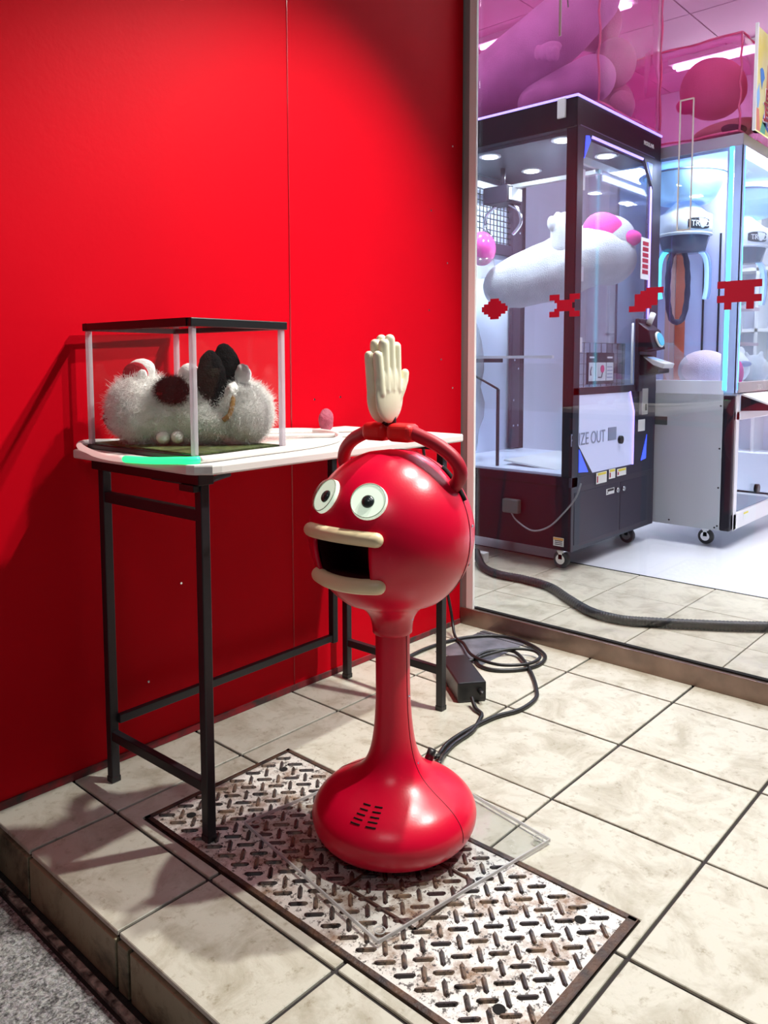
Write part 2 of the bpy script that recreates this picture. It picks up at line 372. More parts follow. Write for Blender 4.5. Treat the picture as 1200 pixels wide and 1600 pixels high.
def text(name, body, size, origin, xdir, ydir, material, parent, depth=0.004, spacing=1.0, align='LEFT', scale_x=1.0):
    cu = bpy.data.curves.new(name, 'FONT'); cu.body = body; cu.size = size*S; cu.extrude = depth*S; cu.align_x = align; cu.space_character = spacing
    tmp = bpy.data.objects.new(name, cu); COL.objects.link(tmp)
    dg = bpy.context.evaluated_depsgraph_get(); dg.update()
    me = bpy.data.meshes.new_from_object(tmp.evaluated_get(dg)); bpy.data.objects.remove(tmp); bpy.data.curves.remove(cu)
    x, y = Vector(xdir).normalized()*scale_x, Vector(ydir).normalized(); z = x.cross(y).normalized()
    me.transform(Matrix((x, y, z)).transposed().to_4x4()); me.transform(Matrix.Translation(Vector(origin)*S))
    me.name = name; me.materials.clear(); me.materials.append(material)
    o = bpy.data.objects.new(name, me); COL.objects.link(o)
    if parent: o.parent = parent
    return o

# =================================================================== STRUCTURE
EX = 0.446; WY = 0.575; GX = 5.45
PU0, PU1, PV0, PV1 = 1.085, 2.285, -2.925, -0.195        # steel plate opening incl. frame (x range, y range)
floor = struct(B(EX+.012, -7, -.34, 5.50, WY+.1, -.016).build('floor', GROUT))
MATS['_'] = None
def tile(x0, y0, x1, y1, material=TILE, z=0.0, parent=floor, g=0.011, cracked=False):
    x0 += g; x1 -= g; y0 += g; y1 -= g
    if x1-x0 < .02 or y1-y0 < .02: return
    cx, cy = (x0+x1)/2, (y0+y1)/2
    o = B(x0-cx, y0-cy, -.03, x1-cx, y1-cy, 0).build('tile', material, parent, bevel=0.004, seg=1)
    o.location = Vector((cx, cy, z+random.uniform(-.0015, .0015)))*S
    return o
def cut_tile(x0, y0, x1, y1):
    """tile minus the plate opening"""
    ix0, ix1, iy0, iy1 = max(x0, PU0), min(x1, PU1), max(y0, PV0), min(y1, PV1)
    if ix0 >= ix1 or iy0 >= iy1: tile(x0, y0, x1, y1); return
    if iy1 < y1: tile(x0, iy1, x1, y1) if not (y1-iy1 < .05) else None
    if iy0 > y0: tile(x0, y0, x1, iy0)
    if ix0 > x0: tile(x0, iy0, ix0, iy1)
    if ix1 < x1: tile(ix1, iy0, x1, iy1)
def l_tile(pts, g=.011):
    """rectilinear tile (counter-clockwise corners) shrunk by half a joint"""
    n = len(pts); out = []
    for i in range(n):
        p0, p1, p2 = (Vector((*pts[i-1], 0)), Vector((*pts[i], 0)), Vector((*pts[(i+1) % n], 0)))
        d0 = (p1-p0).normalized(); d1 = (p2-p1).normalized()
        q = p1+Vector((-d0.y, d0.x, 0))*g+Vector((-d1.y, d1.x, 0))*g; out.append(q)
    c = sum(out, Vector())/n
    o = MB().prism([(q.x-c.x, q.y-c.y, -.03) for q in out], (0, 0, .03)).build('tile', TILE, floor, bevel=.004, seg=1)
    o.location = Vector((c.x, c.y, 0))*S
xs = [EX-.01, 1, 2, 3, 4, 5, GX+.02]; ys = [WY+.01, 0, -1, -2, -3, -4, -5, -6, -7]
LT = {(1, 1): [(1, 0), (1, -1), (PU0, -1), (PU0, PV1), (2, PV1), (2, 0)], (2, 1): [(2, 0), (2, PV1), (PU1, PV1), (PU1, -1), (3, -1), (3, 0)],
      (1, 3): [(1, -2), (1, -3), (2, -3), (2, PV0), (PU0, PV0), (PU0, -2)], (2, 3): [(2, PV0), (2, -3), (3, -3), (3, -2), (PU1, -2), (PU1, PV0)]}
for i in range(len(xs)-1):
    for j in range(len(ys)-1):
        x0, x1, y1, y0 = xs[i], xs[i+1], ys[j], ys[j+1]
        if (i, j) in LT: l_tile(LT[(i, j)]); continue
        if i == 2 and j == 2:      # the tile split by a hairline joint
            tile(PU1, y0, 2.70, y1, g=.006); tile(2.70, y0, x1, y1, g=.006); continue
        cut_tile(x0, y0, x1, y1)
# riser tiles of the step
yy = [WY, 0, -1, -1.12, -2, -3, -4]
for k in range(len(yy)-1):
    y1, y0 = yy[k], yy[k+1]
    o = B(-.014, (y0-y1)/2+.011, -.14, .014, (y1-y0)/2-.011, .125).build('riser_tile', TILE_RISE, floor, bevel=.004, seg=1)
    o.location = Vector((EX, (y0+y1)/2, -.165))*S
struct(B(-9, -9, -.5, .33, 3.0, -.30).build('ground_street', ASPH))
MBg = B(.33, -9, -.5, .358, 3.0, -.315); MBg.build('joint', DIRT, bpy.data.objects['ground_street'])
struct(B(.358, -9, -.5, .398, 3.0, -.292).build('trim_1', CONC, bevel=.006))
struct(B(.398, -9, -.5, EX+.02, 3.0, -.322).build('trim_2', DIRT))

# red wall, panels separated by a thin joint
wall = struct(B(-4, WY+.03, -.5, GX+.02, WY+.25, 10).build('wall_left', VOID))
for (a, b) in ((-4, .42), (.42, 3.03), (3.03, GX+.012)):
    B(a+.006, WY, 0.03, b-.006, WY+.032, 10).build('wall_panel', RED_WALL, wall, bevel=.003, seg=1)
MB().tube([(3.03, WY+.002, .05), (3.03, WY+.002, 10)], .008, 8).build('joint_strip', mat('glossy_red_sealant', (.45, .01, .02), .18), wall)
for (x, z) in ((2.62, 2.62), (3.30, 2.55), (3.62, 2.56), (4.9, 3.4), (4.93, 4.4), (5.2, 3.9), (5.28, 5.1), (5.1, 2.9), (5.3, 2.6), (1.6, .52), (1.9, 1.2)):
    MB().cyl((x, WY-.004, z), (x, WY+.004, z), .009, n=10).build('screw', CHROME, wall)
struct(B(-4, WY-.012, 0, GX, WY+.03, .055).build('baseboard_left', mat('dusty_red_skirting', (0.30, 0.01, 0.02), .8, color2=(0.05, 0.03, 0.03), scale=25), bevel=.004))
# mullion, sill and shop glass
struct(B(GX+.02, .503, 0, GX+.06, WY+.25, 10).build('trim_3', ALU, bevel=.004))
struct(B(GX+.016, .410, .18, GX+.05, .500, 10).build('trim_4', WHITEF, bevel=.004))
win = thing('window_1', '', 'window', (GX+.05, 0, 0)); del win['label']; del win['category']; struct(win)
B(-.05, -9, 0, .09, .57, .187).build('sill', STEEL, win, bevel=.006)
B(-.005, -9, .188, .045, .405, .202).build('gasket', VOID, win)
B(.012, -9, .2, .026, .405, 10).build('glass_pane', GLASS, win)

# shop interior shell
XW = 17.5
fin = struct(B(5.6, -9, -.34, XW, 5.5, -.016).build('floor_2', GROUT))
us = [5.56, 5.80, 6.74, 7.70, 8.655]; vs_ = [5.0, 4, 3, 2, 1, -.06, -1.06, -2.04, -3.04, -4.04, -5.04, -6.04, -7.04]
for i in range(len(us)-1):
    for j in range(len(vs_)-1):
        tile(us[i], vs_[j+1], us[i+1], vs_[j], TILE_IN, parent=fin, g=.006)
B(8.665, -9, -.016, XW, 5.5, .004).build('white_flooring', FLOORW, fin, bevel=.002)
B(8.655, -9, -.016, 8.665, 5.5, .008).build('edging_strip', BLACKP, fin)
struct(B(XW, -9, 0, XW+.2, 5.7, 9.2).build('wall_far', WALLIN))
struct(B(5.6, 5.5, 0, XW, 5.7, 9.2).build('wall_side', WALLIN))
struct(B(5.6, WY+.26, 0, 5.75, 5.5, 9.2).build('wall_near', WALLIN))
ceil = struct(B(5.5, -9, 9.25, XW, 5.7, 9.4).build('ceiling', DKINT))
for i in range(6):
    for j in range(7):
        B(5.5+i*2+.012, -8.6+j*2+.012, 9.2, 5.5+i*2+1.988, -8.6+j*2+1.988, 9.25).build('ceiling_panel', CEILIN, ceil)
k = 0
LN = ['nearest the shop window', 'above the aisle near the window', 'over the claw machines', 'over the front of the aisle', 'deep in the shop', 'far right of the aisle', 'over the white machine', 'behind the machines', 'beside the red wall']
for (lx, ly) in ((8.3, -1.9), (8.3, -5.2), (10.2, -2.6), (10.2, -5.6), (13.6, -2.6), (13.6, -5.6), (15.6, 1.0), (12.0, 3.4), (7.2, 2.2)):
    t = thing('ceiling_light', 'white tube light on the shop ceiling '+LN[k], 'lamp', (lx, ly, 9.2), 0, 'tube lights on the shop ceiling'); k += 1
    B(-.2, -1.6, -.12, .2, 1.6, 0).build('housing', WHITEP, t, bevel=.01)
    for sx in (-.09, .09):
        MB().cap_tube([(sx, -1.5, -.16), (sx, 1.5, -.16)], .035, 10).build('tube', E_TUBE, t)

# =================================================================== STEEL PLATE
pl = thing('checker_plate_cover', 'worn steel checker plate floor cover under the red machine', 'floor cover', ((PU0+PU1)/2, (PV0+PV1)/2, 0))
HX, HY = (PU1-PU0)/2, (PV1-PV0)/2
B(-HX+.03, -HY+.03, -.03, HX-.03, HY-.03, -.002).build('plate', PLATE, pl, bevel=.003)
f = MB(); f.box(-HX, -HY, -.04, -HX+.035, HY, .006); f.box(HX-.03, -HY, -.04, HX, HY, .006)
f.box(-HX, -HY, -.04, HX, -HY+.05, .006); f.box(-HX, HY-.03, -.04, HX, HY, .006); f.build('frame', RUSTF, pl, bevel=.003)
lug = MB(); d1 = Vector((1, -1, 0)).normalized(); d2 = Vector((1, 1, 0)).normalized()
def one_lug(c, d):
    n = Vector((-d.y, d.x, 0)); L_, W_, H_ = .054, .0145, .013
    a = [c+d*(L_*i)+n*(W_*j) for i, j in ((-1, 0), (-.72, -1), (.72, -1), (1, 0), (.72, 1), (-.72, 1))]
    b = [c+d*(L_*i*.92)+n*(W_*.35*j)+Vector((0, 0, H_)) for i, j in ((-1, 0), (-.75, -1), (.75, -1), (1, 0), (.75, 1), (-.75, 1))]
    lug.add(a+b, [(6,7,8,9,10,11)]+[(i, (i+1)%6, (i+1)%6+6, i+6) for i in range(6)])
cxp, cyp = (PU0+PU1)/2, (PV0+PV1)/2
holes = [(2.07, -.39), (2.09, -2.70), (1.33, -2.71), (1.30, -.39)]
i = -20
for i in range(-20, 20):
    for j in range(-30, 30):
        x = 1.264+.0693*i; y = -(1.96+.1246*j+(.062 if i % 2 else 0))
        if not (PU0+.07 < x < PU1-.07 and PV0+.09 < y < PV1-.07): continue
        if any(math.hypot(x-hx, y-hy) < .055 for hx, hy in holes): continue
        one_lug(Vector((x-cxp, y-cyp, -.003)), d1 if i % 2 else d2)
stuff(part_label(lug.build('tread_pattern', LUG, pl), 'raised dark diamond tread bars'))
for hx, hy in holes:
    MB().cyl((hx-cxp, hy-cyp, -.02), (hx-cxp, hy-cyp, .001), .030, n=20).build('lifting_hole', VOID, pl)
hs = MB(); h0 = (1.46-cxp, -2.113-cyp); h1 = (1.965-cxp, -1.62-cyp)
for a, b in (((h0[0], h0[1]), (h1[0], h0[1])), ((h1[0], h0[1]), (h1[0], h1[1])), ((h1[0], h1[1]), (h0[0], h1[1])), ((h0[0], h1[1]), (h0[0], h0[1]))):
    hs.box(min(a[0], b[0])-.006, min(a[1], b[1])-.006, -.004, max(a[0], b[0])+.006, max(a[1], b[1])+.006, .0105)
hs.build('hatch_joint', RUSTF, pl)

# grey steel floor outlet plate under the cables
pt = thing('floor_outlet_plate', 'scuffed grey steel plate in the floor beneath the coiled cable', 'floor plate', (5.0, -.1, 0.0005), 0)
B(-.42, -.22, 0, .42, .33, .006).build('plate', PATCH, pt, bevel=.002)
for q in (.30, .36): B(q-.008, -.34, 0, q+.008, .33, .009).build('rib', mat('dark_rib', (0.08, 0.08, 0.09), .4, metal=.5), pt)

# =================================================================== ACRYLIC SHEET under the machine
ac = thing('acrylic_base_sheet', 'clear square acrylic sheet between the steel plate and the red machine', 'sheet', (2.0, -1.5, .026), math.radians(-8.6))
hw = .66
B(-hw, -hw, -.008, hw, hw, .008).build('sheet', ACRYL, ac)
e = MB()
for s_ in (-1, 1):
    e.box(-hw, s_*hw-.004, -.009, hw, s_*hw+.004, .0095); e.box(s_*hw-.004, -hw, -.009, s_*hw+.004, hw, .0095)
e.build('polished_edge', ACRED, ac)
for sx in (-1, 1):
    for sy in (-1, 1):
        cx, cy = sx*(hw-.05), sy*(hw-.05)
        MB().tube([(cx+.028*math.cos(a), cy+.028*math.sin(a), .010) for a in [2*PI*q/20 for q in range(20)]], .003, 6, closed=True).build('foot_ring', ACRED, ac)
        MB().cyl((cx, cy, -.0225), (cx, cy, -.009), .027, n=20).build('foot_pad', ACRYL, ac)

# =================================================================== RED MACHINE
tilt = Matrix.Rotation(math.radians(-.5), 3, Vector((.75, .66, 0))) @ Matrix.Rotation(math.radians(3), 3, 'Z')
rb = thing('clapping_figure', 'red ball-headed clapping machine with cream hands, googly eyes and cream lips', 'machine', (2.0, -1.5, .038), rot=tilt)
R_ = .490; ZC = 1.842
Q = lambda a: 2*PI*a/360
# base + column
prof = [(.02, .002), (.36, .002), (.43, .012), (.468, .045), (.49, .09), (.497, .135), (.490, .175), (.468, .215), (.425, .258), (.37, .293), (.31, .325), (.25, .362), (.205, .40), (.172, .445), (.148, .50), (.130, .57), (.117, .66), (.108, .77), (.1035, .90), (.102, 1.26)]
import bisect
def rprof(z):
    for (r0, z0), (r1, z1) in zip(prof[5:], prof[6:]):
        if z0 <= z <= z1: return r0+(r1-r0)*(z-z0)/(z1-z0)
    return .102
fp = [(a.x, a.z) for a in smooth_path([(r, 0, z) for r, z in prof], 3)]
MB().lathe(fp, n=72).build('base_and_column', RED_SHELL, rb)
# head with a mouth opening
hp = [(.112, 1.235), (.118, 1.24), (.1195, 1.265), (.124, 1.30), (.134, 1.335), (.155, 1.37), (.185, 1.40), (.222, 1.425)]
z = 1.455
zs = [1.45, 1.475, 1.50, 1.53, 1.56, 1.60, 1.635, 1.655, 1.70, 1.75, 1.80, 1.84, 1.875, 1.91, 1.95, 1.99, 2.03, 2.07, 2.11, 2.145, 2.18, 2.21, 2.24, 2.265, 2.285, 2.30, 2.308, 2.3118]
hp += [(math.sqrt(max(R_*R_-(q-ZC)**2, 1e-6)), q) for q in zs]
NA = 90; step = 360/NA
hv = [(r*math.cos(Q(a*step)), r*math.sin(Q(a*step)), zz) for r, zz in hp for a in range(NA)]
hf = []; MZ0, MZ1, MA = 1.655, 1.875, 24
for i in range(len(hp)-1):
    for a in range(NA):
        mid = (a+.5)*step-180; zz = (hp[i][1]+hp[i+1][1])/2
        if abs(mid) < MA and MZ0 < zz < MZ1: continue
        hf.append((i*NA+a, i*NA+(a+1)%NA, (i+1)*NA+(a+1)%NA, (i+1)*NA+a))
hm = MB(); hm.add(hv, hf, True); hm.add([(0, 0, ZC+R_)]+[hv[(len(hp)-1)*NA+a] for a in range(NA)], [(0, a+1, (a+1)%NA+1) for a in range(NA)], True)
ho = hm.build('head', RED_SHELL, rb)
sd = ho.modifiers.new('solid', 'SOLIDIFY'); sd.thickness = .02*S; sd.offset = -1
# mouth pocket
pk = MB(); aa = [180-MA+q*4 for q in range(int(MA/2)+1)]
def rs(zz, k=.96): return k*math.sqrt(R_*R_-(zz-ZC)**2)
for zz in (MZ0+.002, MZ1-.002): pass
o_ = [(rs(MZ0)*math.cos(Q(a)), rs(MZ0)*math.sin(Q(a)), MZ0) for a in aa]; u_ = [(rs(MZ1)*math.cos(Q(a)), rs(MZ1)*math.sin(Q(a)), MZ1) for a in aa]
i_ = [(x*.45, y*.9, z_) for x, y, z_ in o_]; j_ = [(x*.45, y*.9, z_) for x, y, z_ in u_]
n = len(aa)
for A, Bq in ((o_, i_), (u_, j_), (i_, j_)):
    pk.add(A+Bq, [(k, k+1, k+1+n, k+n) for k in range(n-1)])
pk.add([o_[0], u_[0], j_[0], i_[0]], [(0, 1, 2, 3)]); pk.add([o_[-1], u_[-1], j_[-1], i_[-1]], [(0, 1, 2, 3)])
part_label(pk.build('mouth', mat('dark_mouth_lining', (0.05, 0.0005, 0.004), .5), rb), 'open dark mouth cavity')
# lips
for zz, rad, sgn in ((1.900, .041, 1), (1.635, .043, -1)):
    r0 = math.sqrt(R_*R_-(zz-ZC)**2)*1.015
    pts = [(r0*math.cos(Q(180-29+q*58/16)), r0*math.sin(Q(180-29+q*58/16)), zz+sgn*.010*(1-((q-8)/8)**2)*(1 if sgn > 0 else .6)) for q in range(17)]
    MB().cap_tube(pts, rad, 16).build('upper_lip' if sgn > 0 else 'lower_lip', LIPMAT, rb)
# eyes
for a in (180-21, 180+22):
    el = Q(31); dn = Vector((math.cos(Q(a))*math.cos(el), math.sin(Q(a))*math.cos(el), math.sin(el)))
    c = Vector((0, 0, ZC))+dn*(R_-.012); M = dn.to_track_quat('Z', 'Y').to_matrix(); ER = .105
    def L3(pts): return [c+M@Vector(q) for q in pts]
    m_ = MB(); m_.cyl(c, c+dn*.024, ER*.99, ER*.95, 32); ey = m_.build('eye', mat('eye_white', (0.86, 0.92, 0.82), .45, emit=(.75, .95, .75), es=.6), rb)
    mm = MB(); mm.lathe([(ER*.90, .0245), (ER*.91, .028), (ER*.945, .028), (ER*.95, .0245)], n=32); mm.v = L3(mm.v); mm.build('eye_rim', mat('eye_rim_green', (0.60, 0.70, 0.58), .3), ey)
    g = Vector((-.02, -.018, 0)) if a < 180 else Vector((-.012, -.005, 0))
    pc = c+dn*.026+(g - dn*g.dot(dn))
    MB().ell(pc, (.037, .037, .022), M, 20, 10).build('pupil', mat('pupil_black', (0.012, 0.018, 0.022), .18), ey)
    dm = MB(); pr = [(ER*math.cos(Q(t)), .014+.060*math.sin(Q(t))) for t in range(0, 91, 9)]
    pr[-1] = (.002, pr[-1][1]); dm.lathe(pr, n=36); dm.v = L3(dm.v)
    dm.build('dome', glassy('clear_dome', (0.96, 0.98, 0.96), .03, 1.33, body=(.8, .85, .8), bodyfac=.015), ey)
# seams and screws
SX = .115
sr = math.sqrt(R_*R_-SX*SX)
seam = MB(); seam.tube([(SX, -(sr+.0005)*math.cos(Q(t)), ZC+(sr+.0005)*math.sin(Q(t))) for t in range(-56, 237, 4)], .0028, 6)
cp = [q for q in fp if q[1] > .10]
seam.tube([(.004, -(r+.0003), zz) for r, zz in cp], .0026, 6); seam.tube([(.004, (r+.0003), zz) for r, zz in cp], .0026, 6)
seam.build('shell_seam', mat('dark_seam', (0.06, 0.002, 0.006), .6), rb)
for (x, y, z_) in ((SX+.03, -math.cos(Q(28))*sr, ZC+math.sin(Q(28))*sr), (SX+.03, -math.cos(Q(8))*sr, ZC+math.sin(Q(8))*sr), (SX+.03, -math.cos(Q(55))*sr, ZC+math.sin(Q(55))*sr), (.03, -.124, 1.33), (.022, -.1, .86), (.03, -.157, .46), (SX+.03, -math.cos(Q(-20))*sr, ZC+math.sin(Q(-20))*sr)):
    p_ = Vector((x, y, z_)); nn = Vector((x, y, (z_-ZC) if z_ > 1.4 else .1)).normalized()
    MB().cyl(p_-nn*.004, p_+nn*.004, .009, n=12).build('screw', CHROME, rb)
# arm slots in the shell
for sy in (-1, 1):
    sl = MB(); ring = [(SX+.012, sy*(R_-.004)*math.cos(Q(t))*.985, ZC+(R_-.004)*math.sin(Q(t))*.985) for t in range(26, 58, 4)]
    sl.tube(ring, .016, 6); sl.build('arm_slot', VOID, rb)
# vents low on the base front
for ci, a0 in enumerate((183.5, 196.5)):
    for k in range(5):
        z_ = .258+k*.0155; vv = []
        for t in range(5):
            a = a0+t*2.0+k*(.55); r = rprof(z_)+.001; vv.append((r*math.cos(Q(a)), r*math.sin(Q(a)), z_+.002))
        MB().tube(vv, .0042, 6).build('vent_slit', VOID, rb)
# arms
for sy, nm in ((-1, 'right'), (1, 'left')):
    pts = [(.10, .36, 2.115), (.09, .415, 2.17), (.075, .435, 2.235), (.055, .40, 2.305), (.03, .315, 2.37), (.01, .21, 2.415), (0, .15, 2.435)]
    pts = smooth_path([(x, sy*y, z_) for x, y, z_ in pts], 5)
    MB().cap_tube(pts, .041, 14).build('arm', RED_RUBBER, rb)
    B(-.065, sy*.004, 2.378, .065, sy*.182, 2.486).build('wrist_clamp', RED_BLOCK, rb, bevel=.040, seg=5)
    MB().cyl((-.012, sy*.026, 2.47), (-.012, sy*.026, 2.53), .022, n=16).build('wrist_pin', BLACKP, rb)
    # hand: palm plane x-z, thickness along y
    h = MB(); yb = sy*.031
    def fing(x0, z0, x1, z1, r0, r1):
        pts = [(x0+(x1-x0)*t/6, yb, z0+(z1-z0)*t/6) for t in range(7)]; rr = [r0+(r1-r0)*t/6 for t in range(7)]
        h.cap_tube(pts, rr, 14)
    fing(-.125, 2.66, -.148, 2.876, .031, .028)
    fing(-.085, 2.68, -.094, 2.942, .034, .030)
    fing(-.035, 2.68, -.037, 2.968, .034, .031)
    fing(.020, 2.68, .022, 2.928, .033, .029)
    h.cap_tube([(.034, yb, 2.62), (.066, yb, 2.68), (.094, yb, 2.735), (.103, yb, 2.775)], [.024, .028, .027, .025], 14)
    h.ell((-.046, yb, 2.645), (.124, .030, .158), None, 28, 18)
    h.ell((-.054, yb, 2.715), (.117, .0325, .120), None, 28, 18)
    h.ell((-.072, yb, 2.735), (.088, .0325, .095), None, 28, 18); h.ell((-.03, yb, 2.73), (.08, .0325, .10), None, 28, 18)
    h.build('hand', CREAM, rb, remesh=.0058, smooth_it=3)
# cable socket and rear knob of the base
MB().cyl((.33, -.02, .315), (.36, -.03, .375), .028, n=16).build('switch_knob', BLACKP, rb)

# =================================================================== POWER SUPPLY + CABLES
pa = thing('power_adapter', 'black power brick standing on the tiles beside the table leg', 'adapter', (4.05, -.50, 0), math.radians(52))
A_ = B(-.30, -.125, .004, .34, .125, .175).build('body', BLACKP, pa, bevel=.012)
MB().cyl((-.30, -.07, .10), (-.37, -.07, .085), .026, .018, n=14).build('plug', CABLE, pa)
MB().cyl((.34, .02, .09), (.40, .02, .08), .026, .018, n=14).build('socket_plug', CABLE, pa)
CR = .0175
def cable(name, pts, r, m, label=None):
    o = MB().tube(smooth_path(pts, 7), r, 8).build(name, m)
    if label: tag(o, label, 'cable')
    return o
cable('power_cable', [(3.80, -.78, .075), (3.74, -.86, .03), (3.70, -.95, .02), (3.60, -1.0, .02), (3.40, -1.07, .02), (3.14, -1.09, .02), (2.94, -1.15, .03), (2.80, -1.24, .09), (2.68, -1.33, .16), (2.56, -1.40, .20)], CR, CABLE, 'thick black cable from the power brick to the red base')
cable('coiled_cable', [(2.62, -1.32, .20), (2.78, -1.22, .11), (2.93, -1.11, .02), (3.12, -1.05, .02), (3.38, -1.035, .02), (3.72, -1.06, .02), (3.98, -1.14, .02), (4.25, -1.12, .02), (4.43, -1.02, .02), (4.66, -.84, .02), (4.88, -.62, .03), (5.02, -.40, .04), (4.90, -.24, .04), (4.70, -.20, .03), (4.55, -.32, .02), (4.54, -.50, .02), (4.72, -.68, .02), (4.95, -.74, .02), (5.18, -.66, .02), (5.34, -.40, .02), (5.38, -.12, .02), (5.24, .10, .02), (4.95, .26, .02), (4.55, .32, .02), (4.2, .30, .02)], CR, CABLE, 'long black cable coiled on the floor by the steel sill')
cable('adapter_lead', [(4.33, -.22, .08), (4.44, -.16, .03), (4.58, -.22, .03), (4.78, -.28, .05), (5.0, -.40, .07), (5.12, -.56, .06), (5.02, -.70, .055), (4.8, -.70, .055), (4.6, -.50, .055), (4.62, -.2, .06), (4.85, .08, .05), (5.0, .3, .04), (5.1, .44, .3), (4.9, .5, 1.2), (4.7, .5, 2.1)], CR*.9, CABLE, 'black lead rising behind the table leg from the coil')

# =================================================================== FOLDING TABLE
tb = thing('folding_table', 'white topped folding table on black square tube legs against the red wall', 'table', (1.22, -.695, 0), math.radians(1.7))
top = MB().prism([(-.07, -.12, 2.24), (-.04, -.155, 2.24), (.02, -.165, 2.24), (2.41, -.165, 2.24), (2.44, -.155, 2.24), (2.44, 1.14, 2.24), (-.13, 1.23, 2.24), (-.13, -.03, 2.24), (-.11, -.08, 2.24)], (0, 0, .06)).build('tabletop', TABLEW, tb, bevel=.012)
h_ = .031
def leg(x, y, z0=0.0, z1=2.20):
    B(x-h_, y-h_, z0+.02, x+h_, y+h_, z1).build('leg', BLACKM, tb, bevel=.006)
    B(x-h_*1.1, y-h_*1.1, z0, x+h_*1.1, y+h_*1.1, z0+.04).build('foot_cap', BLACKP, tb, bevel=.004)
for x in (0, 2.36):
    leg(x, 0); leg(x, 1.06)
    B(x-h_*.8, 0, .30, x+h_*.8, 1.06, .365).build('lower_crossbar', BLACKM, tb, bevel=.005)
    B(x-h_*.8, 0, 1.95, x+h_*.8, 1.06, 2.02).build('upper_crossbar', BLACKM, tb, bevel=.005)
B(h_*.8, 1.0, .415, 2.12, 1.045, .475).build('stretcher', BLACKM, tb, bevel=.005)
B(2.11, .99, .40, 2.17, 1.05, 2.2).build('folding_strut', BLACKM, tb, bevel=.005)
B(-.06, -.05, 2.17, .05, 1.12, 2.24).build('end_rail', BLACKM, tb, bevel=.005); B(2.30, -.05, 2.17, 2.40, 1.12, 2.24).build('end_rail', BLACKM, tb, bevel=.005)
B(.05, 1.06, 2.17, 2.3, 1.11, 2.24).build('back_rail', BLACKM, tb, bevel=.005)
B(-.075, -.02, 2.13, .03, .12, 2.17).build('hinge_bracket', BLACKP, tb, bevel=.004)
MB().tube([(0, .5, 2.17), (.35, .5, 2.08), (.60, .5, 2.12)], .02, 8).build('locking_brace', BLACKM, tb)

# rope light looped round the case
path = smooth_path([(1.089, .50, 2.325), (1.076, .30, 2.29), (1.072, .04, 2.28), (1.078, -.35, 2.295), (1.095, -.62, 2.315), (1.14, -.735, 2.322), (1.30, -.745, 2.322), (1.55, -.715, 2.322), (1.95, -.68, 2.322), (2.30, -.60, 2.322), (2.62, -.42, 2.322), (2.86, -.10, 2.322), (2.90, .22, 2.322), (2.62, .46, 2.322), (2.2, .55, 2.322), (1.5, .552, 2.322), (1.2, .555, 2.335)], 8, closed=True)
rp = thing('rope_light', 'pale glowing rope light looped around the display case, green at the front', 'rope light', (1.1, -.7, 2.3))
n = len(path)
def seg(i0, i1, m, nm, lab):
    q = [path[k % n]-Vector((1.1, -.7, 2.3)) for k in range(i0, i1+1)]
    part_label(MB().tube(q, .021, 10).build(nm, m, rp), lab)
seg(0, 19, E_ROPEW, 'rope_segment', 'pinkish glowing segment'); seg(19, 42, E_ROPEG, 'rope_segment', 'green glowing segment'); seg(42, n, WHITE_SIL, 'rope_segment', 'unlit white segment')
o = MB().tube(smooth_path([(2.1, .30, 2.318), (2.5, .02, 2.318), (2.9, -.30, 2.318), (3.2, -.42, 2.318), (3.34, -.25, 2.318), (3.2, .0, 2.318), (2.9, .18, 2.318), (2.5, .34, 2.318), (2.15, .44, 2.318)], 6), .017, 8).build('loose_white_wire', WHITE_SIL)
tag(o, 'loose white wire looping on the tabletop right of the case', 'wire')
t = thing('plastic_wrapper', 'flat crumpled clear plastic sheet on the table behind the case', 'wrapper', (2.55, .12, 2.303))
wv = []; wf = []
for i in range(9):
    for j in range(6):
        wv.append((-.42+i*.105+.02*math.sin(j*2), -.25+j*.1, .006+.028*abs(noise.noise(Vector((i*.6, j*.7, 1))))))
for i in range(8):
    for j in range(5): wf.append((i*6+j, (i+1)*6+j, (i+1)*6+j+1, i*6+j+1))
MB().add(wv, wf, False).build('film', glassy('white_film', (.95, .95, .95), .2, 1.4, body=(.85, .83, .8), bodyfac=.5), t)
t = thing('pink_pouch', 'small crumpled pink pouch on the table behind the cream hands', 'pouch', (3.0, .12, 2.304))
MB().ell((0, 0, .10), (.075, .05, .10), None, 20, 14).build('body', mat('dusty_pink_cloth', (0.55, 0.10, 0.17), .7, var=.4, scale=25, bump=.8), t, disp=(.05, .12))
t = thing('white_card', 'small white card with black marks on the right of the table', 'card', (3.30, -.30, 2.302), .3)
B(-.10, -.05, 0, .10, .05, .022).build('card', WHITEP, t, bevel=.004)
B(-.07, -.02, .022, -.01, .03, .026).build('mark', INK, t); B(.02, -.03, .022, .07, .0, .026).build('mark', INK, t)

# =================================================================== DISPLAY CASE
ca = thing('display_case', 'clear acrylic display case with black lid standing on the white table', 'display case', (1.197, -.659, 2.302), 0.044)
Wc, Dc, Hc = .731, 1.150, .805
B(-.005, -.005, 0, Wc+.005, Dc+.005, .030).build('base_tray', BLACKP, ca, bevel=.004)
part_label(B(.03, .03, .030, Wc-.03, Dc-.03, .040).build('turf_mat', TURF, ca), 'dark green turf mat')
for (x, y, nm) in ((0, 0, 0), (1, 0, 0), (0, 1, 0), (1, 1, 0)):
    B(x*(Wc-.034), y*(Dc-.034), .030, x*(Wc-.034)+.034, y*(Dc-.034)+.034, Hc-.022).build('corner_post', CASEP, ca, bevel=.006)
for a in ((.034, .008, Wc-.034, .016), (.034, Dc-.016, Wc-.034, Dc-.008)):
    B(a[0], a[1], .030, a[2], a[3], Hc-.022).build('pane', CASEG, ca)
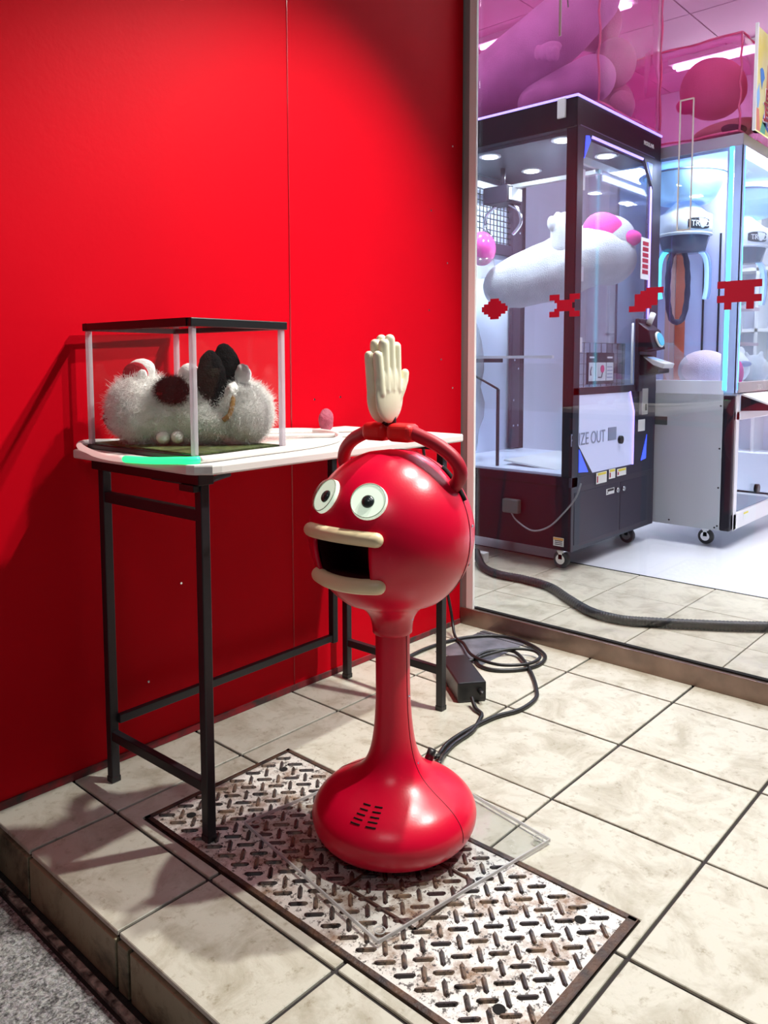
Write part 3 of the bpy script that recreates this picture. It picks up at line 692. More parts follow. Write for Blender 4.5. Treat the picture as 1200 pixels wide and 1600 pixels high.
for a in ((.008, .034, .016, Dc-.034), (Wc-.016, .034, Wc-.008, Dc-.034)):
    B(a[0], a[1], .030, a[2], a[3], Hc-.022).build('pane', CASEG, ca)
ld = MB(); z0, z1 = Hc-.022, Hc+.028
ld.box(-.012, -.012, z0, Wc+.012, .035, z1); ld.box(-.012, Dc-.035, z0, Wc+.012, Dc+.012, z1); ld.box(-.012, .035, z0, .035, Dc-.035, z1); ld.box(Wc-.035, .035, z0, Wc+.012, Dc-.035, z1)
lo_ = ld.build('lid_frame', BLACKP, ca, bevel=.005)
B(.035, .035, z0+.018, Wc-.035, Dc-.035, z0+.026).build('lid_pane', glassy('lid_acrylic', (.97, .97, .97), .05, 1.5), lo_)

# calico plush lying in the case (local x = to the viewer's right, y = away)
VR = -0.8367
cal = thing('calico_plush', 'white plush animal with black patch and raised black feet lying in the case', 'plush toy', (1.56, -.07, 2.343), VR)
def fur(mb, nm, m, vox=.012, d=(.012, .022), par=None): return mb.build(nm, m, par or cal, remesh=vox, smooth_it=3, disp=d)
def RX(a): return Matrix.Rotation(math.radians(a), 3, 'Y')
def strands(o, count, length, mat_i=1, rough=.006):
    ps = o.modifiers.new('fur', 'PARTICLE_SYSTEM').particle_system; st = ps.settings; st.name = 'fur'
    st.type = 'HAIR'; st.count = count; st.hair_length = length*S; st.hair_step = 3; st.display_step = 3; st.render_step = 3
    st.use_modifier_stack = True; st.emit_from = 'FACE'; st.use_advanced_hair = True
    st.brownian_factor = rough; st.roughness_endpoint = .010; st.roughness_2 = .004; st.root_radius = .0006/.01*.01; st.tip_radius = .0002
    st.radius_scale = 1.0; st.use_hair_bspline = False; st.child_type = 'NONE'; st.material = mat_i
bd = MB(); bd.ell((-.30, .0, .225), (.225, .19, .235)); bd.ell((-.12, .0, .17), (.20, .17, .17)); bd.ell((.06, .0, .19), (.24, .18, .20)); bd.ell((.36, -.01, .205), (.20, .17, .21)); bd.ell((.09, .02, .27), (.14, .14, .14)); bd.ell((.20, -.02, .14), (.2, .17, .13))
strands(fur(bd, 'body', FURW), 34000, .009)
fur(MB().ell((-.075, -.12, .36), (.085, .07, .065), RX(-8)).ell((-.025, -.13, .33), (.06, .05, .06)), 'patch', FURK, .01, (.02, .025)); strands(bpy.data.objects['patch'], 6000, .011)
e1 = MB(); e1.ell((-.30, -.02, .475), (.10, .045, .085), RX(-20)); e1 = fur(e1, 'ear', FURW, .010, (.006, .03))
MB().ell((-.325, -.055, .455), (.085, .02, .082), RX(-15)).build('inner_ear', VELR, e1); fur(MB().ell((-.27, -.085, .455), (.032, .018, .036)), 'ear_tuft', FURW, .006, (.01, .015), e1)
e2 = fur(MB().ell((.00, .04, .46), (.075, .035, .07), RX(-35)), 'ear', FURW, .010, (.006, .03))
MB().ell((.045, .01, .465), (.03, .012, .04), RX(20)).build('inner_ear', VELR, e2)
bw = MB(); bw.ell((-.50, .05, .25), (.055, .06, .12), RX(15)); bw.ell((-.53, .03, .15), (.04, .05, .07), RX(-20)); bw.ell((-.46, .06, .36), (.05, .05, .05)); bw.build('bow', VELR, cal, remesh=.010, smooth_it=2, disp=(.02, .05))
for (x, z_, h2) in ((.185, .40, .215), (.275, .44, .225)):
    fur(MB().ell((x, -.10 if x < .2 else .0, z_), (.098, .060, h2), RX(-4 if x < .2 else -10)), 'foot', FURK, .010, (.012, .03))
fur(MB().ell((.375, -.04, .45), (.055, .05, .075)).ell((.31, -.12, .31), (.05, .05, .10), RX(12)), 'tail', FURW, .009, (.02, .025))
MB().tube(smooth_path([(.325, -.12, .36), (.33, -.17, .28), (.31, -.185, .20), (.27, -.185, .165)], 5), .017, 8).build('collar', BROWNR, cal)
fur(MB().ell((-.125, -.16, .05), (.045, .045, .042)), 'paw', FURW, .008, (.006, .02)); fur(MB().ell((-.03, -.165, .055), (.042, .045, .042)), 'paw', FURW, .008, (.006, .02))
MB().ell((-.135, -.175, .335), (.022, .012, .012)).build('nose', VELR, cal)

# =================================================================== SHOP: decals, hose, outlet
pat = [("000011110000", "000111111000", "011111111110", "111111111111", "111111111111", "011111111110", "000111111000", "000011110000"),
       ("111100001111", "111100001111", "001111111100", "000111111000", "000111111000", "001111111100", "111100001111", "111100001111"),
       ("000000111111", "000011111111", "001111111100", "001111111100", "001111111100", "001111111100", "111111110000", "111111000000"),
       ("111111111111", "111111111111", "001111111100", "001111111100", "111111111111", "111111111111", "001100001100", "001100001100")]
dl = ['leftmost, nearest the white frame', 'second from the white frame', 'third from the white frame', 'rightmost, over the cyan light strip']
for k, (v0, v1, z_, lab) in enumerate(((-.35, -.03, 3.40, dl[0]), (.46, .79, 3.40, dl[1]), (1.29, 1.61, 3.41, dl[2]), (2.08, 2.44, 3.42, dl[3]))):
    cell = (v1-v0)/12; m_ = MB(); P_ = pat[k]
    for r in range(8):
        for c in range(12):
            if P_[r][c] == '1':
                y = -(v0+c*cell); zz = z_+.13-r*cell
                m_.box(-.0015, y-cell*1.001, zz-cell*1.001, .0015, y, zz)
    for q in range(len(m_.v)): m_.v[q] = m_.v[q]-Vector((0, -(v0+v1)/2, z_))
    o = m_.build('pixel_sticker', REDP); o.location = Vector((GX+.0595, -(v0+v1)/2, z_))*S
    tag(o, 'red blocky pixel sticker on the shop glass, '+lab, 'sticker', 'red pixel stickers on the glass')
t = thing('acrylic_card_holder', 'tall narrow clear acrylic card holder fixed inside the shop glass', 'card holder', (GX+.15, -1.74, 4.03))
B(-.01, -.06, 0, 0, .06, 1.12).build('sheet', ACRYL, t)
e = MB()
for a in ((-.012, -.062, 0, .004, -.054, 1.12), (-.012, .054, 0, .004, .062, 1.12), (-.012, -.06, -.004, .004, .06, .006), (-.012, -.06, 1.114, .004, .06, 1.124)): e.box(*a)
e.build('edge', WHITEP, t)
hz = .055
hp_ = smooth_path([(7.80, 2.02, .14), (7.62, 1.86, .11), (7.40, 1.60, hz), (7.26, 1.27, hz), (7.27, .88, hz), (7.18, .45, hz), (6.88, .02, hz), (6.62, -.40, hz), (6.58, -.75, hz), (6.72, -1.05, hz), (6.96, -1.43, hz), (7.2, -1.78, hz), (7.46, -2.10, hz), (7.9, -2.6, hz)], 34)
rr = [.052+.0035*math.sin(q*1.9) for q in range(len(hp_))]
tag(MB().tube(hp_, rr, 12).build('corrugated_hose', HOSE), 'thick black corrugated hose running over the indoor tiles', 'hose')
t = thing('floor_socket_box', 'white socket box on the floor that the black hose starts from', 'socket box', (7.82, 2.02, 0))
B(-.06, -.16, .002, .06, .22, .15).build('box', WHITEP, t, bevel=.01)
B(-.062, .10, .04, -.06, .16, .11).build('socket', INK, t)

# =================================================================== CLAW MACHINE 1 (black)
M1X0, M1X1, M1Y, M1YB, ZB, ZT = 8.146, 10.80, .71, 3.30, .28, 6.33
m1 = thing('black_claw_machine', 'tall black claw machine with violet lit edges, nearest the red wall', 'claw machine', (M1X0, M1Y, 0))
def b1(*a): return B(a[0]-M1X0, a[1]-M1Y, a[2], a[3]-M1X0, a[4]-M1Y, a[5])
def o1(p): return (p[0]-M1X0, p[1]-M1Y, p[2])
part_label(b1(M1X0+.008, M1Y+.008, ZB, M1X1-.008, M1YB, 1.30).build('lower_cabinet', MBLACK2, m1, bevel=.01), 'dark maroon-black lower cabinet')
b1(M1X0, M1Y+.17, 1.165, M1X0+.01, M1YB, 1.175).build('panel_joint', VOID, m1)
for (x, y, wx, wy) in ((M1X0, M1Y, .165, .16), (M1X1-.16, M1Y, .16, .16), (M1X0, M1YB-.16, .16, .16), (M1X1-.16, M1YB-.16, .16, .16)):
    b1(x, y, 1.30, x+wx, y+wy, 5.95).build('corner_post', MBLACK, m1, bevel=.012)
b1(M1X0+.005, M1Y+.008, 5.95, M1X1, M1YB, 6.33).build('roof_box', MBLACK, m1, bevel=.012)
b1(M1X0+.16, M1Y+.16, 5.905, M1X1-.16, M1YB-.16, 5.95).build('inner_ceiling', mat('inner_ceiling_grey', (0.045, 0.045, 0.065), .4), m1)
st = MB(); st.box(0-.006, 0-.006, 6.325, .02, M1YB-M1Y, 6.355); st.build('edge_light', E_PURP, m1)
st = MB(); st.box(.02, -.006, 6.325, M1X1-M1X0, .02, 6.355); st.build('edge_light', E_PURP, m1)
# side window
b1(M1X0+.03, M1Y+.16, 1.30, M1X0+.045, M1YB-.16, 5.95).build('side_glass', MACHG, m1)
b1(M1X1-.045, M1Y+.16, 1.30, M1X1-.03, M1YB-.16, 5.95).build('side_glass', MACHG, m1)
b1(M1X0+.055, M1Y+.05, 1.26, M1X1-.05, M1YB-.05, 1.33).build('inner_floor', MWHITE, m1)
b1(M1X0+.17, M1YB-.05, 1.3, M1X1-.17, M1YB-.01, 5.95).build('back_panel', mat('bluish_white_panel', (0.80, 0.86, 1.0), .35), m1)
# front: upper window with chamfered corners
FZ0, FZ1, FX0, FX1 = 2.50, 5.90, 8.31, 10.52
y0 = -.004
fr_ = MB()
def pr(pts, d=.05, yy=None): return [(x-M1X0, (y0 if yy is None else yy), z_) for x, z_ in pts], (0, d, 0)
for poly in ([(8.15, 5.90), (10.8, 5.90), (10.8, 5.96), (8.15, 5.96)], [(8.15, 2.42), (10.8, 2.42), (10.8, 2.52), (8.15, 2.52)], [(10.50, 2.5), (10.8, 2.5), (10.8, 5.9), (10.50, 5.9)],
             [(8.31, 5.55), (8.55, 5.90), (8.31, 5.90)], [(10.18, 5.90), (10.50, 5.50), (10.50, 5.90)],
             [(8.15, 1.165), (8.31, 1.165), (8.31, 5.9), (8.15, 5.9)], [(8.15, 1.165), (10.8, 1.165), (10.8, 1.30), (8.15, 1.30)], [(8.31, 1.30), (8.75, 1.30), (8.31, 1.74)],
             [(10.02, 1.30), (10.8, 1.30), (10.8, 2.42), (10.02, 2.42)]):
    a, d = pr(poly); fr_.prism(a, d)
fr_.build('front_frame', MBLUE, m1, bevel=.004)
for poly in ([(8.33, 5.56), (8.36, 5.86), (8.46, 5.88), (8.50, 5.82)], [(10.27, 5.86), (10.44, 5.62), (10.46, 5.86)], [(8.33, 1.36), (8.60, 1.34), (8.33, 1.68)], [(10.30, 1.34), (10.48, 1.36), (10.50, 1.74)]):
    a, d = pr(poly, .02, -.012); MB().prism(a, d).build('blue_corner_light', E_BLUE, m1, bevel=.004)
a, d = pr([(8.31, 2.52), (10.50, 2.52), (10.50, 5.50), (10.18, 5.90), (8.55, 5.90), (8.31, 5.55)], .012, .018); MB().prism(a, d).build('front_glass', MACHG, m1)
a, d = pr([(8.56, 5.87), (10.16, 5.87), (10.17, 5.90), (8.55, 5.90)], .02, .0); MB().prism(a, d).build('window_edge_light', E_PURP, m1)
a, d = pr([(10.455, 2.52), (10.49, 2.52), (10.49, 5.48), (10.455, 5.53)], .02, .0); MB().prism(a, d).build('window_edge_light', E_PURP, m1)
MB().tube([(10.0-M1X0, .035, 2.54), (10.0-M1X0, .035, 3.45)], .018, 8).build('window_rod', WHITEP, m1)
# prize door
a, d = pr([(8.34, 1.70), (8.74, 1.31), (10.0, 1.31), (10.0, 2.12), (9.86, 2.42), (8.34, 2.42)], .02, .006)
part_label(MB().prism(a, d).build('prize_door', mat('frosted_lilac_door', (0.62, 0.66, 0.90), .25, emit=(.55, .6, 1.0), es=.18), m1), 'frosted lilac prize door')
a, d = pr([(10.0, 1.31), (10.035, 1.31), (10.035, 2.12), (9.89, 2.43), (9.86, 2.42), (10.0, 2.12)], .03, -.012); MB().prism(a, d).build('door_edge_light', E_PURP, m1)
MB().cyl((9.58-M1X0, .006, 1.72), (9.58-M1X0, -.035, 1.72), .06, n=24).build('door_knob', BLACKP, m1)
text('door_lettering', 'PRIZE OUT', .25, (8.36-M1X0-.26, -.0005, 1.73), (1, 0, .0), (0, 0, 1), GREYT, m1, .001, 1.0, scale_x=.82)
b1(9.20, M1Y-.001, 1.73, 9.46, M1Y+.004, 1.92).build('door_mark', GREYT, m1)
# control column
cc = MB().box(10.06-M1X0, -.05, 2.42, 10.46-M1X0, .03, 3.52).build('control_column', MBLUE, m1, bevel=.02)
hd = MB().prism([(10.02-M1X0, -.04, 3.02), (10.02-M1X0, -.28, 3.06), (10.02-M1X0, -.20, 3.34), (10.02-M1X0, -.04, 3.46)], (.46, 0, 0)).build('button_housing', MBLACK, cc, bevel=.015)
bc = Vector((10.30-M1X0, -.245, 3.20)); bn = Vector((0, -.95, .30)).normalized()
MB().cyl(bc, bc+bn*.04, .10, n=24).build('button', CYANPL, cc); MB().tube([(bc+bn*.012+Matrix.Rotation(Q(a), 3, bn)@Vector((.11, 0, 0))) for a in range(0, 360, 20)], .016, 6, closed=True).build('button_ring', WHITEP, cc)
MB().cyl((10.26-M1X0, -.10, 3.44), (10.34-M1X0, -.13, 3.60), .045, n=16).build('joystick_grip', WHITEP, cc)
sh_ = MB().prism([(10.08-M1X0, -.05, 2.66), (10.08-M1X0, -.34, 2.70), (10.08-M1X0, -.34, 2.76), (10.08-M1X0, -.05, 2.98)], (.42, 0, 0)).build('reader_shelf', MBLACK, cc, bevel=.01)
MB().obox((10.28-M1X0, -.25, 2.86), (.19, 0, 0), (0, -.17, -.055), (0, -.014, .035)).build('card_reader', mat('grey_reader', (.55, .55, .56), .4), cc, bevel=.01)
MB().obox((10.28-M1X0, -.215, 2.912), (.11, 0, 0), (0, -.08, -.026), (0, -.001, .003)).build('reader_screen', E_SCR, cc)
b1(10.20, M1Y-.058, 2.06, 10.40, M1Y-.0, 2.46).build('coin_plate', mat('steel_coin_plate', (.62, .60, .55), .35, metal=.5), m1, bevel=.004)
b1(10.30, M1Y-.062, 2.12, 10.36, M1Y-.05, 2.22).build('coin_slot', INK, m1)
b1(10.18, M1Y-.008, 1.80, 10.42, M1Y-.0, 1.98).build('notice', STICK, m1)
# lower doors
for (x0, x1) in ((8.22, 9.55), (9.61, 10.54)):
    dd = b1(x0, M1Y-.012, .36, x1, M1Y+.012, 1.09).build('lower_door', MBLUE, m1, bevel=.008)
for x in (9.48, 9.68):
    MB().cyl((x-M1X0, -.012, .98), (x-M1X0, -.045, .98), .035, n=16).build('lock', CHROME, m1)
bt = b1(8.15, M1Y-.004, ZB, M1X1, M1Y+.01, 1.165).build('front_base_frame', mat('front_base_frame_dark', (.030, .028, .045), .45), m1)
for (x0, x1, z0_, z1_) in ((8.83, 9.15, 1.14, 1.30), (9.22, 9.42, 1.17, 1.31), (9.48, 9.78, 1.18, 1.29), (9.15, 9.40, .945, 1.03)):
    s1 = b1(x0, M1Y-.016, z0_, x1, M1Y-.012, z1_).build('warning_sticker', STICK, m1)
    b1(x0+.13*(x1-x0), M1Y-.019, z1_-.04, x1-.02, M1Y-.016, z1_-.008).build('yellow_band' if z0_ > 1.1 else 'print_band', YEL if z0_ > 1.1 else INK, s1)
    b1(x0+.02, M1Y-.019, z0_+.02, x0+.05, M1Y-.016, z1_-.05).build('print_mark', REDP if z0_ > 1.1 else INK, s1)
s1 = B(-.006, .10, .34, 0, .26, .46).build('side_sticker', STICK, m1)
B(-.009, .105, .425, -.006, .255, .455).build('orange_band', ORG, s1)
for zz in (.41, .385, .36): B(-.009, .12, zz, -.006, .235, zz+.01).build('print_line', INK, s1)
b1(M1X0-.02, M1Y+.17, 6.08, M1X0+.01, M1Y+.30, 6.34).build('white_clip', WHITEP, m1, bevel=.02)
text('maker_lettering', 'HOULAA', .085, (10.16-M1X0, -.0005, 6.10), (1, 0, 0), (0, 0, 1), STICK, m1, .006, 1.0, scale_x=1.0)
b1(8.22, M1Y-.004, 5.965, 10.55, M1Y+.0, 5.978).build('trim_line', mat('violet_trim', (.12, .11, .22), .3), m1)
b1(M1X0+.14, M1Y+.0, 5.15, M1X0+.23, M1Y+.006, 5.42).build('hinge', CHROME, m1); b1(M1X0+.15, M1Y+.0, 3.95, M1X0+.23, M1Y+.006, 4.15).build('hinge', CHROME, m1); b1(M1X0+.15, M1Y+.0, 3.0, M1X0+.23, M1Y+.006, 3.2).build('hinge', CHROME, m1)
# plug adapter hanging on the side
pg = B(-.10, .78, .72, 0, 1.05, .92).build('wall_plug', mat('grey_green_plug', (.07, .09, .09), .5), m1, bevel=.02)
MB().tube(smooth_path([(-.07, .90, .72), (-.08, .80, .62), (-.09, .55, .52), (-.08, .30, .60), (-.05, .10, .80), (-.06, -.10, 1.05), (-.03, -.16, 1.25)], 6), .012, 8).build('plug_wire', mat('grey_wire', (.25, .25, .28), .4), pg)
# casters
def caster(par, x, y):
    c = MB().box(x-.05, y-.05, .22, x+.05, y+.05, .285).cyl((x-.055, y, .13), (x-.042, y, .13), .07, n=14).cyl((x+.042, y, .13), (x+.055, y, .13), .07, n=14)
    c.box(x-.055, y-.03, .13, x-.042, y+.03, .23); c.box(x+.042, y-.03, .13, x+.055, y+.03, .23)
    k = c.build('caster', CHROME, par)
    MB().cyl((x-.038, y, .125), (x+.038, y, .125), .12, n=28).build('wheel', mat('grey_rubber', (.06, .06, .065), .6), k, bevel=.015)
for (x, y) in ((8.30, .92), (10.36, .92), (8.30, 3.1), (10.36, 3.1)): caster(m1, x-M1X0, y-M1Y)
# interior: downlights, rails, claw unit, grid, ramp, sign
for (x, y) in ((8.52, 2.34), (8.46, 1.10), (9.7, 2.36), (9.64, 1.06)):
    k = MB().cyl((x-M1X0, y-M1Y, 5.885), (x-M1X0, y-M1Y, 5.905), .16, n=28).build('downlight', WHITEP, m1)
    MB().cyl((x-M1X0, y-M1Y, 5.878), (x-M1X0, y-M1Y, 5.885), .115, n=28).build('lamp', E_DOWN, k)
    area('downlight_lamp', (x, y, 5.86), (x, y, 0), 6, (.82, .92, 1.0), .2, .2)
rl = MB(); rl.box(.3, .25, 5.62, 2.15, .31, 5.72); rl.box(.3, 2.2, 5.62, 2.15, 2.26, 5.72); rl.box(1.1, .25, 5.56, 1.2, 2.26, 5.62); rl.build('gantry_rail', ALU, m1)
cu_ = MB().box(.95, 1.70, 5.34, 1.35, 2.15, 5.60).build('claw_carriage', MBLACK, m1, bevel=.01)
B(1.0, 1.66, 5.38, 1.3, 1.70, 5.56).build('carriage_label', STICK, cu_)
MB().cyl((1.15, 1.92, 5.60), (1.15, 1.92, 5.90), .04, n=12).build('pillar', MBLACK, cu_)
for s_ in (-1, 1):
    MB().tube(smooth_path([(1.15, 1.92+s_*.12, 5.34), (1.15, 1.92+s_*.30, 5.22), (1.15, 1.92+s_*.34, 5.02), (1.15, 1.92+s_*.20, 4.86)], 5), .028, 8).build('claw_arm', CHROME, cu_)
gd = MB()
for k in range(19): gd.box(.30+k*.1, 2.46, 4.86, .312+k*.1, 2.47, 5.75)
for k in range(10): gd.box(.30, 2.455, 4.88+k*.09, 2.2, 2.465, 4.892+k*.09)
gd.build('wire_grid', BLACKM, m1)
dp = MB(); dp.box(.18, 2.42, 5.75, 2.49, 2.50, 5.9); dp.box(2.2, 2.40, 4.62, 2.49, 2.50, 5.9); dp.box(.18, 2.42, 4.68, 2.25, 2.50, 4.86); dp.build('dark_grid_frame', DKINT, m1, bevel=.01)
B(2.24, 2.42, 1.35, 2.50, 2.50, 4.62).build('rear_column', DKINT, m1, bevel=.02)
for (x, z_) in ((2.28, 2.2), (2.28, 1.75), (2.42, 1.75), (2.26, 4.7), (2.42, 5.1), (2.24, 5.5), (2.30, 2.9), (2.42, 2.75)):
    MB().cyl((x, 2.41, z_), (x, 2.398, z_), .018, n=10).build('rivet', CHROME, m1)
rmp = MB(); rmp.add([(.3, 2.3, 2.85), (.3, .4, 2.85), (1.2, .4, 2.10), (1.2, 2.3, 2.10)], [(0, 1, 2, 3)]); rmp.build('acrylic_ramp', ACRYL, m1)
B(.22, 2.25, 2.86, 1.7, 2.29, 2.93).build('shelf_bar', MBLACK, m1); B(.12, .4, 2.92, .18, 2.1, 2.96).build('acrylic_bar', WHITEP, m1)
MB().obox((.24, 1.36, 1.90), (.018, 0, 0), (0, .018, 0), (0, 0, .57)).build('ramp_upright', BLACKM, m1)
MB().tube([(.24, 1.36, 2.47), (.24, 2.2, 2.86)], .018, 6).build('ramp_edge', BLACKM, m1)
MB().obox((1.2, .9, 1.36), (.8, 0, 0), (0, .45, .04), (0, 0, .012)).build('prize_slope', WHITEP, m1)
B(.30, .10, 2.52, 1.75, .112, 3.14).build('wire_backing', glassy('pale_mesh', (.9, .92, 1), .2, 1.3, body=(.8, .82, .9), bodyfac=.15), m1)
gg = MB()
for k in range(9): gg.box(.28+k*.17, .085, 2.52, .286+k*.17, .092, 3.14)
for k in range(5): gg.box(.28, .085, 2.55+k*.145, 1.72, .092, 2.556+k*.145)
gg.build('front_wire_grid', BLACKM, m1)
sg = B(.50, .055, 2.56, 1.30, .075, 3.0).build('instruction_sign', INK, m1)
for (x0, x1) in ((.53, .72), (.74, 1.04), (1.06, 1.27)): B(x0, .05, 2.60, x1, .055, 2.86).build('white_panel', STICK, sg)
for (x0, x1) in ((.55, .68), (1.08, 1.24)): B(x0, .048, 2.92, x1, .0545, 2.945).build('heading', STICK, sg)
MB().cyl((.93, .05, 2.77), (.93, .044, 2.77), .055, n=20).build('target_mark', MAG, sg)
for zz in (2.64, 2.69, 2.74, 2.79): B(1.08, .047, zz, 1.24, .05, zz+.012).build('print_line', GREYT, sg)
MB().tube([(.60, .046, 2.80), (.57, .046, 2.74), (.58, .046, 2.68)], .008, 6).build('arrow_mark', INK, sg); MB().tube([(.80, .046, 2.65), (.90, .046, 2.65), (.93, .046, 2.72)], .007, 6).build('arrow_mark', INK, sg)
nb = B(2.02, -.0, 4.12, 2.30, .012, 4.74).build('price_notice', STICK, m1)
for k in range(6): B(2.06, -.003, 4.2+k*.085, 2.26, 0, 4.26+k*.085).build('red_print', REDP, nb)

# white long plush in the black machine, in viewer-aligned frame
wp = thing('long_white_plush', 'long white plush animal hanging slantwise inside the black claw machine', 'plush toy', (9.55, 1.95, 3.95), VR)
q = MB(); AX = Matrix.Rotation(math.radians(-14), 3, 'Y')
q.cap_tube(smooth_path([(-.65, 0, .10), (-.30, 0, .22), (.15, -.02, .36), (.62, -.02, .55), (.95, 0, .52)], 5), [.36, .38, .40, .41, .42, .43, .44, .45, .46, .47, .48, .48, .48, .48, .48, .48, .47, .46, .45, .44, .42][:21], 28)
wb = q.build('body', PLUSHW, wp, remesh=.035, smooth_it=4, disp=(.03, .2))
pw = MB(); pw.cap_tube([(.12, -.30, .62), (.12, -.30, .98)], .15, 16)
for k in range(4): pw.ell((-.03+k*.095, -.36, 1.0+(.06 if k in (1, 2) else 0)), (.065, .07, .11))
pw.build('paw', PLUSHW, wp, remesh=.02, smooth_it=2)
hdm = MB().ell((.95, .0, .78), (.42, .34, .40)); hdm.build('head', PLUSHW, wp, remesh=.03, smooth_it=2)
MB().ell((.80, -.22, .88), (.34, .12, .30), Matrix.Rotation(.5, 3, 'Y')).build('pink_ear', FIGP, wp, disp=(.03, .2)); MB().ell((1.22, -.22, .80), (.16, .12, .12)).build('pink_cheek', FIGP, wp)
pp = thing('pink_prize_ball', 'shiny pink wrapped prize at the back left of the black machine', 'prize', (8.72, 2.62, 4.30)); MB().ell((0, 0, .30), (.26, .2, .26)).build('ball', mat('pink_gloss', (.85, .10, .42), .15), pp); MB().ell((0, .02, .05), (.28, .2, .20)).build('wrapper', WRAP, pp, disp=(.08, .15))
# crumpled film at the left of the machine
fl = thing('film_bag', 'crumpled clear film bag low at the left inside the black machine', 'bag', (8.60, 2.75, 1.34)); MB().ell((0, 0, 1.15), (.25, .18, 1.1)).build('film', WRAP, fl, disp=(.25, .3))

# =================================================================== CLAW MACHINE 2 (white)
X2, Y2F, Y2B = 10.86, -.49, 1.60; X2E = 15.6
m2 = thing('white_claw_machine', 'wide white claw machine with cyan light strips, right of the black one', 'claw machine', (X2, Y2F, 0))
def b2(*a): return B(a[0]-X2, a[1]-Y2F, a[2], a[3]-X2, a[4]-Y2F, a[5])
part_label(b2(X2, Y2F+.17, .29, X2+.05, Y2B, 2.37).build('side_panel', MGREY, m2, bevel=.006), 'plain grey side panel')
b2(X2, Y2F+.02, .29, X2+.10, Y2F+.17, 2.36).build('corner_pillar', MBLACK, m2, bevel=.02)
b2(X2-.006, Y2F+1.02, 1.87, X2, Y2F+1.24, 2.0).build('side_vent', mat('dark_vent', (.08, .09, .09), .6), m2)
for (y, z_) in ((.20, .36), (.20, .95), (.20, 1.55), (.20, 2.2), (.95, .36), (.24, .33)):
    MB().cyl((-.006, y, z_), (.0, y, z_), .015, n=8).build('screw', INK, m2)
fw = MB(); fw.box(.10, 0, .30, 4.9, .06, .55); fw.box(.10, 0, .30, .24, .06, 2.37); fw.box(.10, 0, 1.98, 4.9, .06, 2.12); fw.box(2.05, 0, .55, 2.25, .06, 2.0); fw.build('front_frame', mat('white_front_frame', (.82, .78, .80), .35), m2, bevel=.012)
b2(X2+.24, Y2F+.03, .55, X2+2.05, Y2F+.045, 1.98).build('lower_glass', MACHG, m2)
b2(X2+.24, Y2F+.85, .35, X2+2.05, Y2F+.88, 1.98).build('lower_backing', mat('lilac_backing', (.50, .46, .70), .5), m2)
b2(X2+.24, Y2F+.05, .50, X2+2.05, Y2F+.85, .56).build('lower_floor', mat('blue_lower_floor', (.06, .12, .30), .4), m2)
b2(X2+.30, Y2F+.60, 1.10, X2+2.0, Y2F+.84, 1.16).build('lower_shelf', WHITEP, m2); b2(X2+.30, Y2F+.60, 1.5, X2+2.0, Y2F+.84, 1.54).build('lower_shelf', mat('salmon', (.75, .35, .32), .5), m2)
MB().cyl((.24+.95, .03, .82), (.24+.95, -.03, .82), .07, n=20).build('door_knob', BLACKP, m2)
wd = MB().prism([(.24, -.002, 2.12), (.24, -.002, 2.36), (.30, -.30, 2.34), (.30, -.42, 2.24)], (0, 0, 0)); 
ck = MB().prism([(.26, 0, 2.12), (.26, -.40, 2.14), (.26, -.40, 2.22), (.26, 0, 2.36)], (3.6, 0, 0)).build('control_shelf', MBLACK, m2, bevel=.01)
MB().obox((2.06, -.2, 2.305), (1.8, 0, 0), (0, -.19, -.066), (0, -.004, .012)).build('control_top', WHITEP, ck)
ys_ = b2(X2+.55, Y2F-.004, .40, X2+.80, Y2F, .52).build('warning_sticker', STICK, m2); b2(X2+.57, Y2F-.007, .485, X2+.78, Y2F-.004, .512).build('yellow_band', YEL, ys_)
rr_ = MB(); rr_.box(.10, -.02, 2.40, 4.9, .05, 2.56); rb2 = rr_.build('front_rail', ROSEF, m2, bevel=.008)
text('rail_lettering', 'SEGA', .11, (.95, -.0225, 2.43), (1, 0, 0), (0, 0, 1), mat('pale_print', (.7, .62, .62), .5), m2, .002)
part_label(b2(X2, Y2F+.17, 2.37, X2+.05, Y2B, 2.58).build('side_rail', MWHITE, m2, bevel=.006), 'white side rail')
b2(X2+.05, Y2F+.06, 2.37, X2E, Y2B, 2.44).build('play_floor', MWHITE, m2)
b2(X2, Y2F+.0, 6.02, X2E, Y2B, 6.19).build('top_rail', MSILV, m2, bevel=.008)
b2(X2+.01, Y2F+.17, 2.58, X2+.022, Y2B, 6.02).build('side_glass', MACHG, m2)
b2(X2+.12, Y2F+.012, 2.58, X2E, Y2F+.022, 6.02).build('front_glass', MACHG, m2)
for (x, y, m_) in ((0, .155, 1), (.09, .02, 1)):
    MB().box(x+.0, y-.02, 2.44, x+.035, y+.035, 6.02).build('led_strip', E_CYAN, m2)
ps = MB().box(.0, .0, 2.40, .10, .015, 6.02).box(0.0, .0, 2.40, .012, .12, 6.02).box(.0, .19, 2.58, .02, .22, 6.02); ps.build('corner_trim', mat('pale_blue_trim', (.45, .60, .95), .25), m2)
b2(X2+.10, Y2F+.01, 5.94, X2E, Y2F+.13, 6.02).build('front_tube', E_TUBE, m2)
b2(X2+.3, Y2B-.04, 2.44, X2E, Y2B, 6.02).build('rear_panel', MWHITE, m2)
b2(X2+.05, Y2F+.05, 5.98, X2E, Y2B, 6.02).build('inner_ceiling', mat('pale_blue_ceiling', (.60, .70, .95), .4), m2)
b2(12.30, Y2F+.62, 2.44, 12.36, Y2B, 6.0).build('divider', mat('lilac_divider', (.62, .58, .80), .35), m2)
for k_, (x0, m_) in enumerate(((.0, PEACH), (.18, ORANGE))):
    B(1.42, 1.53-x0, 2.44, 1.435, 1.70-x0, 4.75).build('colour_panel', m_, m2)
